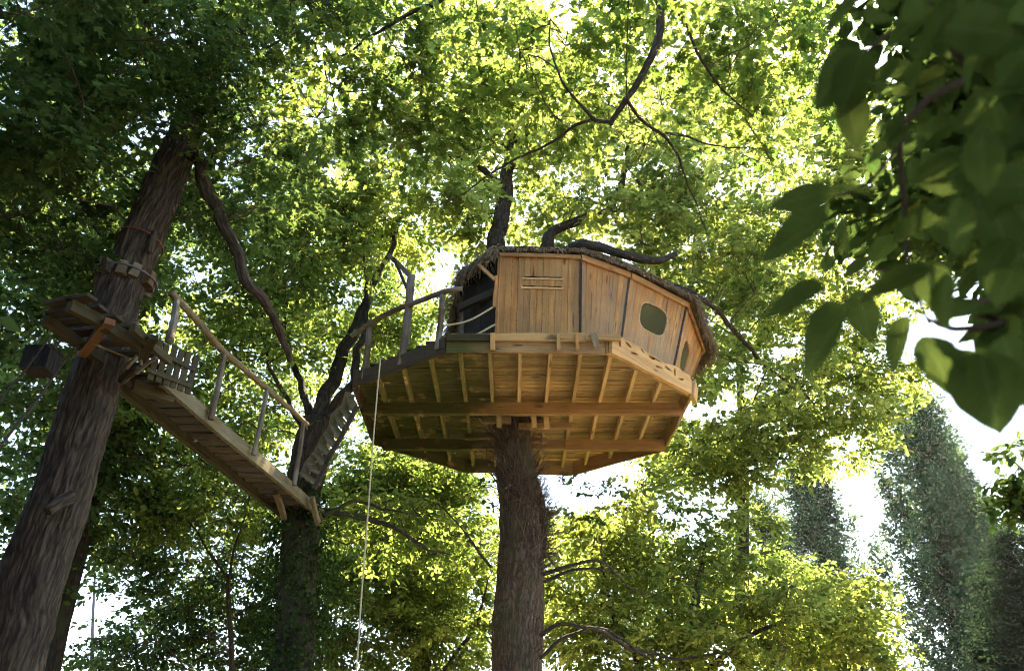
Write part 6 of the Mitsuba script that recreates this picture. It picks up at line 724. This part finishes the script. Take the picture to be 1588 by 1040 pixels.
crown(t3, CLUMPS_second, S3, 303, kind='ovate', sprays=13, leaves=20, size=0.132, tint=GREEN)
def ivy():
    g = np.random.default_rng(21)
    n = 900
    z = g.uniform(2.2, 6.6, n); i = np.abs(p3[:, 2][None] - z[:, None]).argmin(1)
    a = g.uniform(-np.pi, np.pi, n); o = np.stack([np.cos(a), np.sin(a), a * 0], 1)
    m, col = foliage(p3[i] + o * (r3[i] * 1.0)[:, None] + np.stack([z * 0, z * 0, z - p3[i, 2]], 1), a, g.normal(0.9, 0.3, n), 'ovate', 6, 0.08, ((0.02, 0.045, 0.012), (0.06, 0.11, 0.025)), 22)
    part(t3, 'ivy', m, 'leaf', color=col, kind='stuff')
ivy()

# --- the tree whose bough arches over the clearing from the right, its trunk outside the frame
t4 = thing('broadleaf_tree', 'tree whose thin dark boughs arch down from the top of the picture over the cabin', 'tree')
_, p4, r4 = limb(t4, 'trunk', [(5.2, 2.2, -0.2), (5.1, 2.4, 3), (4.6, 2.9, 6.5), (3.9, 3.8, 9.5), (3.2, 5.0, 11.8)], [0.34, 0.3, 0.26, 0.2, 0.12], 'bark_dark', sides=28, step=0.15, rough=0.03, seed=3)
S4 = [p4[-8:]]
for pts, r in (([(3.2, 5.0, 11.8), (2.169, 6.833, 11.328), (1.836, 6.980, 10.199), (1.754, 7.132, 9.487), (1.569, 7.275, 9.005), (1.340, 7.454, 8.668), (1.150, 7.561, 8.467)], [0.0960, 0.0533, 0.0601, 0.0515, 0.0429, 0.0361, 0.0301]),
               ([(1.150, 7.561, 8.467), (0.975, 7.554, 8.480), (0.854, 7.547, 8.706), (0.600, 7.403, 8.978), (0.451, 7.313, 9.360), (0.455, 7.201, 9.783)], [0.0274, 0.0240, 0.0189, 0.0154, 0.0120, 0.0086]),
               ([(0.960, 7.547, 8.494), (0.738, 7.656, 8.502), (0.474, 7.824, 8.400), (-0.031, 8.019, 8.245), (-0.428, 8.220, 8.080), (-0.832, 8.432, 7.895)], [0.0223, 0.0214, 0.0172, 0.0138, 0.0103, 0.0060]),
               ([(1.356, 7.454, 8.668), (1.508, 7.543, 8.500), (1.800, 7.696, 8.427), (1.973, 7.878, 8.297), (2.071, 8.085, 8.121), (2.266, 8.350, 7.835), (2.448, 8.619, 7.542)], [0.0223, 0.0206, 0.0189, 0.0154, 0.0120, 0.0086, 0.0051]),
               ([(1.800, 7.703, 8.414), (2.085, 7.717, 8.387), (2.455, 7.838, 8.372), (2.950, 7.945, 8.384)], [0.0172, 0.0138, 0.0111, 0.0051]),
               ([(3.2, 5.0, 11.8), (2.136, 7.216, 10.608), (2.213, 7.451, 9.953), (2.350, 7.640, 9.596), (2.658, 7.905, 9.312), (3.124, 8.210, 9.164)], [0.0474, 0.0258, 0.0223, 0.0206, 0.0154, 0.0069]),
               ([(3.2, 5.0, 11.8), (0.881, 7.040, 11.365), (-0.282, 7.352, 10.778), (-1.279, 7.586, 10.338), (-2.149, 7.965, 10.051)], [0.0592, 0.0601, 0.0429, 0.0301, 0.0129])):
    _, q, _ = limb(t4, 'bough', pts, r, 'branch_bark', sides=9, step=0.08, rough=0.004, seed=12, freq=16, bend=0.05)
    S4.append(q)
crown(t4, CLUMPS_overhead, S4, 404, kind='lobed', sprays=11, leaves=20, size=0.138, tint=GREEN, thick=0.012)
_, q4, _ = limb(t4, 'bough', [(4.7, 2.8, 6.2), (3.4, 1.2, 7.3), (1.2, -1.2, 8.0), (-2, -3.5, 8.4), (-5, -5.5, 8.8)], [0.14, 0.11, 0.09, 0.07, 0.04], 'branch_bark', sides=9, step=0.2)  # unseen bough, added to carry the light-blocking leaves behind the camera
crown(t4, CLUMPS_shade_behind, [q4[4:]], 451, kind='blade', sprays=18, leaves=14, size=0.17, tint=GREEN, scale=1.6)  # unseen leaves added behind the camera to cut the frontal sky light

# --- trees behind, each with its own trunk
def back_tree(label, trunk, radii, extra, clumps, seed, tint, **k):
    t = thing('broadleaf_tree', label, 'tree')
    _, p, r = limb(t, 'trunk', trunk, radii, 'bark_dark', sides=22, step=0.2, rough=0.03, seed=seed)
    S = [p[len(p) // 4:]]
    for e, er in extra:
        _, q, _ = limb(t, 'limb', e, er, 'branch_bark', sides=8, step=0.2, rough=0.01, seed=seed + 1, freq=9, bend=0.15)
        S.append(q)
    crown(t, clumps, S, seed, tint=tint, **k)
    return t
t_right = back_tree('tall bright green tree behind the cabin on the right', [(6.2, 24.5, -0.2), (6.4, 24.5, 5), (7.0, 24.3, 10), (7.4, 24, 15)], [0.26, 0.22, 0.16, 0.08],
          [], CLUMPS_right, 505, YELLOW, sprays=12, leaves=18, size=0.163)
crown(t_right, CLUMPS_right_outer, [A([(7.2, 24.2, 9), (9.5, 22.5, 10.5), (12, 20, 11), (14, 17.5, 12.5), (15, 15.2, 13.5)])], 551, kind='blade', sprays=16, leaves=14, size=0.17, tint=YELLOW, scale=1.5)
back_tree('low spreading bright green tree beside the lower trunk at the right', [(3.4, 20.6, -0.2), (3.6, 20.4, 2.5), (4.2, 20.2, 5), (4.6, 20, 6.5)], [0.22, 0.18, 0.12, 0.05],
          [([(3.7, 20.4, 3), (5.2, 20, 4.4), (7, 19.8, 5)], [0.09, 0.06, 0.02]), ([(3.6, 20.4, 2.6), (2.4, 19.6, 4.6), (2, 19.4, 6)], [0.09, 0.06, 0.02])], CLUMPS_lowright, 606, YELLOW, sprays=17, leaves=20, size=0.143)
back_tree('small light green tree between the forked tree and the central trunk', [(-2.2, 22.4, -0.2), (-2.2, 22.2, 3), (-2.0, 22, 6), (-2.2, 22, 8)], [0.2, 0.16, 0.1, 0.05],
          [([(-2.2, 22.2, 3.2), (-0.9, 21.6, 5), (-0.6, 21.4, 6)], [0.07, 0.05, 0.02])], CLUMPS_lowmid, 707, GREEN, sprays=17, leaves=20, size=0.130)
back_tree('thin forked sapling with dark stem below the bridge', [(-5.483, 18.621, 1.726), (-5.508, 17.667, 3.519), (-5.559, 17.190, 4.415), (-5.597, 16.863, 5.032)], [0.0744, 0.0620, 0.0558, 0.0434],
          [([(-5.597, 16.863, 5.032), (-5.826, 16.654, 5.424), (-6.207, 16.386, 5.928), (-6.676, 16.148, 6.377)], [0.0310, 0.0279, 0.0186, 0.0093]), ([(-5.597, 16.863, 5.032), (-5.483, 16.654, 5.424), (-5.356, 16.356, 5.984), (-5.229, 16.058, 6.545), (-5.204, 15.760, 7.105)], [0.0310, 0.0279, 0.0217, 0.0155, 0.0093])],
          CLUMPS_lowleft, 808, SHADED_GREEN, sprays=13, leaves=20, size=0.120)
back_tree('far pale green tree closing the view low behind the deck and bridge', [(-3.2, 30, -0.2), (-3.2, 30, 4), (-3.0, 30, 9)], [0.3, 0.25, 0.1],
          [([(-3.2, 30, 2.5), (0, 30, 4), (5, 30, 5)], [0.12, 0.09, 0.03]), ([(-3.2, 30, 3.5), (-7, 29, 5), (-10, 29, 6.5)], [0.12, 0.08, 0.03])], CLUMPS_rear, 1010, GREEN, sprays=26, leaves=18, size=0.15, kind='blade')
back_tree('shaded tree behind the leaning trunk at the left edge', [(-8.4, 16.2, -0.2), (-8.4, 16.1, 5), (-8.2, 16, 10), (-7.6, 16, 14)], [0.3, 0.26, 0.2, 0.08],
          [([(-8.4, 16.1, 5.5), (-9.2, 15.6, 8), (-9.6, 15.4, 9.5)], [0.09, 0.06, 0.03]), ([(-8.3, 16, 8), (-6.8, 16.6, 10.5)], [0.08, 0.03])], CLUMPS_farleft, 909, SHADED_GREEN, sprays=18, leaves=20, size=0.126)

# ------------------------------------------------------------------ far poplars and the conifer
def poplar(label, x, y, height, width, seed, strands=120):
    g = np.random.default_rng(seed)
    t = thing('poplar_tree', label, 'tree', 'distant poplars')
    limb(t, 'trunk', [(x, y, -0.3), (x + 0.15, y, height * 0.5), (x, y, height * 0.93)], [width * 0.09, width * 0.06, 0.05], 'bark_dark', sides=12, step=1.5)
    br, P, Y = [], [], []
    for k in range(strands):
        h0 = height * (0.06 + 0.86 * (k + g.random()) / strands)
        prof = width / 2 * (np.sin(np.pi * min(1, (h0 / height) * 0.92 + 0.10)) ** 0.8 + 0.10) * g.uniform(0.55, 1.15)
        a = g.uniform(0, 2 * np.pi)
        s = A([x, y, h0]); rise = min(height * g.uniform(0.13, 0.24), height - h0)
        e = s + A([np.cos(a) * prof, np.sin(a) * prof, rise])
        m = s + A([np.cos(a) * prof * 0.75, np.sin(a) * prof * 0.75, rise * 0.35])
        q, rr = curve([s, m, e], [0.028, 0.008], 0.5)
        br.append(tube_mesh(q, rr, 4, cap=False)[0])
        n = int(20 + 34 * prof / width * 2)
        i = np.linspace(0.25, 0.99, 4)[g.integers(0, 4, n)]
        i = (len(q) * i).astype(int).clip(0, len(q) - 1)
        P.append(q[i] + g.normal(0, 0.19, (n, 3)) * A([1, 1, 3.0])); Y.append(g.uniform(0, 6.3, n))
    part(t, 'branch', join(br), 'twig', kind='stuff')
    P = np.vstack(P)
    m, col = foliage(P, np.concatenate(Y), g.normal(-0.9, 0.4, len(P)), 'blade', 9, 0.26, ((0.05, 0.09, 0.04), (0.105, 0.16, 0.075)), seed + 1)
    part(t, 'crown', m, 'far_leaf', color=col)
poplar('tallest of the distant poplars, left of the open sky at the right', *(26.34, 52.0, 23.75), 6.0, 31, 120)
poplar('broad distant poplar just right of the tallest poplar', *(29.48, 55.0, 22.22), 4.0, 32, 100)
poplar('shorter distant poplar next to the dark conifer at the right edge', *(32.13, 57.0, 18.32), 3.2, 33, 80)
poplar('pale narrow poplar framed by leaves to the left of the tallest poplar', *(22.74, 62.0, 22.48), 4.6, 34, 110)
poplar('faint distant poplar showing through a gap at the right of the deck', *(20.51, 66.0, 20.86), 3.6, 35, 80)

def conifer(label, x, y, height, width, seed):
    g = np.random.default_rng(seed)
    t = thing('conifer_tree', label, 'tree', 'dark conifers at the right')
    limb(t, 'trunk', [(x, y, -0.3), (x, y, height * 0.97)], [width * 0.05, 0.05], 'bark_dark', sides=10, step=2)
    br, P, Y = [], [], []
    for k in range(130):
        f = (k + g.random()) / 130
        L = width / 2 * (1 - f) ** 0.75 * g.uniform(0.7, 1.15) + 0.25
        a = g.uniform(0, 2 * np.pi); s = A([x, y, height * (0.08 + 0.92 * f)])
        q, rr = curve([s, s + A([np.cos(a) * L * .6, np.sin(a) * L * .6, -0.05 * L]), s + A([np.cos(a) * L, np.sin(a) * L, 0.18 * L])], [0.05, 0.012], 0.4)
        br.append(tube_mesh(q, rr, 4, cap=False)[0])
        n = int(14 + 16 * L); i = (len(q) * g.random(n) ** 0.7).astype(int).clip(0, len(q) - 1)
        P.append(q[i] + g.normal(0, 0.14, (n, 3))); Y.append(a + g.normal(0, 0.7, n))
    part(t, 'branch', join(br), 'twig', kind='stuff')
    P = np.vstack(P)
    m, col = foliage(P, np.concatenate(Y), g.normal(-0.3, 0.4, len(P)), 'blade', 10, 0.13, ((0.008, 0.018, 0.009), (0.026, 0.046, 0.022)), seed + 1)
    part(t, 'crown', m, 'far_leaf', color=col)
conifer('dark conifer at the lower right corner', *(18.33, 30.0, 9.59), 5.4, 41)
conifer('second dark conifer behind, beside the short poplar', *(18.91, 33.0, 8.81), 4.2, 42)

# ------------------------------------------------------------------ rope, collar, straps, box
def rope_thing(name, label, cat, pts, r, m='rope', step=0.2):
    p, rr = curve(pts, [r], step)
    mm, uv = tube_mesh(p, rr, 6)
    k = part(None, name, mm, m, smooth=True, uv=uv)
    labels[k] = {'label': label, 'category': cat}
    return k
rope_thing('hanging_rope', 'long pale rope hanging from the left corner of the deck to the ground', 'rope', [(-2.312, 13.200, 8.156), (-2.320, 13.200, 7.367), (-2.322, 13.220, 6.499), (-2.307, 13.200, 5.035), (-2.308, 13.220, 4.049), (-2.291, 13.200, 2.989), (-2.35, 13.2, 0.1)], 0.0125)
rope_thing('slack_rope', 'thin slack rope running down left from the lookout platform', 'rope', [(-4.870, 8.400, 6.050), (-4.963, 8.200, 5.425), (-4.983, 8.000, 4.951), (-5.086, 7.800, 4.404), (-5.9, 7.3, 1.2), (-6.2, 7.0, 0.1)], 0.014, 'cable')
rope_thing('slack_rope', 'shorter taut rope beside the dark box, left of the lookout platform', 'rope', [(-5.308, 8.500, 6.086), (-5.369, 8.300, 5.502), (-5.479, 8.100, 4.777), (-6.2, 7.6, 0.1)], 0.013, 'cable')

def collar(name, label, at, count, r_off):
    """Wooden blocks ringed round the leaning trunk under a steel cable."""
    key = thing(name, label, 'collar')
    i = np.linalg.norm(p1 - A(at), axis=1).argmin()
    c, r, d = p1[i], r1[i], unit(p1[i + 5] - p1[i - 5])
    x = unit(np.cross(d, [0, 1, 0])); y = np.cross(d, x)
    for k in range(count):
        a = 2 * np.pi * (k + 0.3 * rng.random()) / count
        o = x * math.cos(a) + y * math.sin(a)
        p = c + o * (r + 0.03) + d * 0.03 * rng.normal()
        board(key, 'block', p - d * 0.085, p + d * 0.085, 0.12, 0.10, 'weathered', up=o, seg=1, warp=0.006, w1=0.10, h1=0.14)
    th = np.linspace(0, 2 * np.pi, 33)
    m, uv = tube_mesh(c + (np.cos(th)[:, None] * x + np.sin(th)[:, None] * y) * (r + 0.10), 0.012, 5, cap=False)
    part(key, 'cable', m, 'steel', smooth=True, uv=uv)
collar('block_collar', 'ring of wooden blocks under a cable round the leaning trunk above the lookout platform', (-4.888, 9.000, 7.196), 11, 0)

def strap():
    i = np.linalg.norm(p1 - A((-4.820, 9.000, 7.724)), axis=1).argmin()
    c, r, d = p1[i], r1[i], unit(p1[i + 5] - p1[i - 5] + A([0, 0.25, 0]) * 0.1)
    x = unit(np.cross(d, [0, 1, 0])); y = np.cross(d, x)
    th = np.linspace(0, 2 * np.pi, 41)
    m, uv = tube_mesh(c + (np.cos(th)[:, None] * x + np.sin(th)[:, None] * y) * (r * 1.08 + 0.015) + d * (np.sin(th) * 0.03)[:, None], 0.009, 6, cap=False)
    k = part(None, 'cord', m, 'red_cord', smooth=True, uv=uv)
    labels[k] = {'label': 'reddish cord tied round the leaning trunk above the ring of blocks', 'category': 'cord'}
strap()

box = thing('wooden_box', 'dark boarded box in the shade left of the lookout platform', 'box')
c = A((-6.007, 9.600, 6.332))
for i in range(4):
    for (dx, dy, ax) in ((0, -0.15, 0), (0, 0.15, 0), (-0.155, 0, 1), (0.155, 0, 1)):
        o = (i - 1.5) * 0.077
        p = c + (A([o, dy, 0]) if ax == 0 else A([dx, o, 0]))
        board(box, 'board', p - [0, 0, .15], p + [0, 0, .15], 0.071, 0.016, 'shaded_wood', up=(0, 1, 0) if ax == 0 else (1, 0, 0), seg=1, warp=0.003)
for z in (-0.15, 0.15):
    board(box, 'board', c + [-0.17, 0, z], c + [0.17, 0, z], 0.32, 0.016, 'shaded_wood', seg=1, warp=0.0)
m, uv = tube_mesh([c + [0, 0, 0.14], c + [0.5, 0.4, 1.0], (-4.979, 9.000, 6.839)], 0.02, 6); part(box, 'hanger', m, 'cable', uv=uv)

mast = part(None, 'mast', tube_mesh([(-15.658, 34.000, 3.951), (-16.317, 34.000, 7.168), (-16.634, 34.000, 8.846)], [0.07, 0.06, 0.045], 8)[0], 'steel', smooth=True)
labels[mast] = {'label': 'thin distant pole standing in the sky gap right of the leaning trunk', 'category': 'pole'}

# ------------------------------------------------------------------ the near leaves hanging in at the right, out of focus
near = thing('leafy_branch_tree', 'dark near tree whose big blurred leaves hang into the right side of the picture', 'tree')
def near_leaf_mesh(g, length=0.085, width=0.055):
    nu, nv = 6, 16
    t = np.linspace(0, 1, nv + 1); s = np.linspace(-1, 1, 2 * nu + 1)
    w = width / 2 * np.sin(np.pi * t ** 0.85) ** 0.75 * (1 - 0.12 * t)
    w = w * (1 + 0.03 * np.sin(t * 75))
    w[0] = w[-1] = 0.0006
    tt, ss = np.meshgrid(t, s, indexing='ij')
    pleat = 0.0011 * np.sin((tt - 0.33 * np.abs(ss)) * 2 * np.pi * 10) * np.minimum(1, 3 * np.abs(ss)) * (w[:, None] / (width / 2))
    x = tt * length + 0.06 * length * (1 - np.abs(ss)) * tt
    zz = np.abs(ss) * w[:, None] * g.uniform(0.1, 0.35) + pleat - g.uniform(0.05, 0.3) * length * tt ** 2
    v = np.stack([x, ss * w[:, None], zz], -1).reshape(-1, 3)
    n = 2 * nu + 1
    i, j = np.meshgrid(np.arange(nv), np.arange(2 * nu), indexing='ij')
    q = np.stack([i * n + j, (i + 1) * n + j, (i + 1) * n + j + 1, i * n + j + 1], -1).reshape(-1, 4)
    return (v, np.vstack([q[:, [0, 1, 2]], q[:, [0, 2, 3]]])), np.stack([ss, tt], -1).reshape(-1, 2)

def near_branch():
    g = np.random.default_rng(77)
    limb(near, 'trunk', [(2.6, 0.9, -0.2), (2.55, 0.95, 1.2), (2.35, 1.1, 2.6), (2.1, 1.3, 4.0)], [0.09, 0.08, 0.06, 0.04], 'bark_dark', sides=16, step=0.1, rough=0.008)
    variants = [near_leaf_mesh(g) for _ in range(5)]
    files = [mikit.ply(m, 'near_leaf', smooth=True, uv=uv) for m, uv in variants]
    for pts, r in (([(2.35, 1.1, 2.6), (0.858, 0.968, 2.656), (0.706, 0.960, 2.563), (0.611, 0.993, 2.502), (0.608, 1.059, 2.378), (0.618, 1.110, 2.281), (0.646, 1.138, 2.228)], [0.014, 0.009, 0.007, 0.005, 0.0035, 0.003, 0.0025]),
                   ([(2.45, 1.0, 2.0), (0.813, 1.081, 2.229), (0.707, 1.051, 2.180), (0.633, 1.055, 2.172), (0.602, 1.065, 2.196)], [0.012, 0.007, 0.006, 0.005, 0.003]),
                   ([(0.614, 0.998, 2.493), (0.556, 1.035, 2.422), (0.496, 1.047, 2.400), (0.436, 1.052, 2.391)], [0.0035, 0.003, 0.002]),
                   ([(0.616, 1.101, 2.299), (0.557, 1.082, 2.292), (0.508, 1.072, 2.267), (0.498, 1.081, 2.229)], [0.003, 0.0025, 0.002]),
                   ([(2.2, 1.2, 3.3), (0.884, 1.010, 2.895), (0.745, 1.048, 2.824), (0.618, 1.091, 2.742)], [0.012, 0.008, 0.006, 0.003])):
        limb(near, 'twig', pts, r, 'twig', sides=7, step=0.04, bend=0.01)
    # (base of the leaf, its tip, roll, width): the ones that show singly
    L = [((0.410, 0.883, 2.241), (0.305, 0.891, 2.183), 0.2, 1.15), ((0.430, 0.883, 2.241), (0.422, 0.891, 2.183), 0.1, 1.0), ((0.405, 0.926, 2.160), (0.308, 0.925, 2.118), 0.2, 0.95),
         ((0.418, 0.901, 2.121), (0.345, 0.926, 2.030), 0.3, 1.25), ((0.445, 0.925, 2.161), (0.456, 0.952, 2.088), -0.2, 1.0), ((0.523, 0.959, 2.140), (0.486, 0.996, 2.070), 0.2, 0.95), ((0.488, 0.883, 2.069), (0.534, 0.919, 2.002), 0.2, 1.2),
         ((0.547, 0.872, 2.047), (0.561, 0.912, 1.951), -0.1, 1.45), ((0.528, 0.890, 2.056), (0.560, 0.921, 1.977), 0.3, 1.3), ((0.585, 0.883, 2.069), (0.620, 0.923, 1.995), 0.1, 1.2), ((0.467, 0.962, 2.346), (0.350, 0.958, 2.313), 0.9, 0.6), ((0.458, 0.960, 2.351), (0.528, 0.947, 2.332), 1.0, 0.55),
         ((0.495, 0.869, 2.522), (0.410, 0.895, 2.430), 0.5, 0.85), ((0.476, 0.891, 2.481), (0.491, 0.923, 2.378), 0.3, 0.8), ((0.555, 0.878, 2.506), (0.487, 0.893, 2.434), 0.0, 1.2), ((0.559, 0.912, 2.440), (0.532, 0.938, 2.392), 0.1, 1.2), ((0.540, 0.928, 2.199), (0.572, 0.959, 2.139), 0.1, 1.2)]
    for row in NEAR_LEAVES.split():       # the crowded, darker ones: base, tip, roll, width
        q = [float(x) for x in row.split(',')]
        L.append((q[:3], q[3:6], q[6], q[7]))
    for b, t, roll, w in L:
        b, t = A(b), A(t)
        x = unit(t - b); y = unit(np.cross([0, 0, 1], x)); z = np.cross(x, y)
        y, z = y * math.cos(roll) + z * math.sin(roll), z * math.cos(roll) - y * math.sin(roll)
        s = np.linalg.norm(t - b) / 0.09
        M = np.eye(4); M[:3, 0], M[:3, 1], M[:3, 2], M[:3, 3] = x * s, y * s * w, z * s, b
        scene[numbered(f'{near}__leaf')] = {**files[int(g.integers(0, 5))], 'to_world': T(M.tolist())}
near_branch()
NEAR_TREE_LIMBS = [A([(2.6, 0.9, 1.0), (2.4, 1.1, 2.4), (2.1, 1.3, 4.0), (2.3, 2.2, 4.5), (2.6, 3.0, 5.0)])]
crown(near, CLUMPS_near, NEAR_TREE_LIMBS, 111, flat=0.6, sprays=150, leaves=14, size=0.24, tint=SHADED_GREEN, thick=0.006, scale=0.36)
crown(near, CLUMPS_edge, [A([(2.6, 3.4, 1.5), (2.7, 3.6, 2.6), (2.75, 3.7, 3.4)])], 112, sprays=520, leaves=9, size=0.26, tint=SHADED_GREEN, thick=0.006, scale=0.24)

#print({k: sum(len(meshkit.WRITTEN[d['filename']][1]) for kk, d in scene.items() if d.get('type') == 'ply' and kk.startswith(k)) for k in [kk for kk in labels if '__' not in kk]})
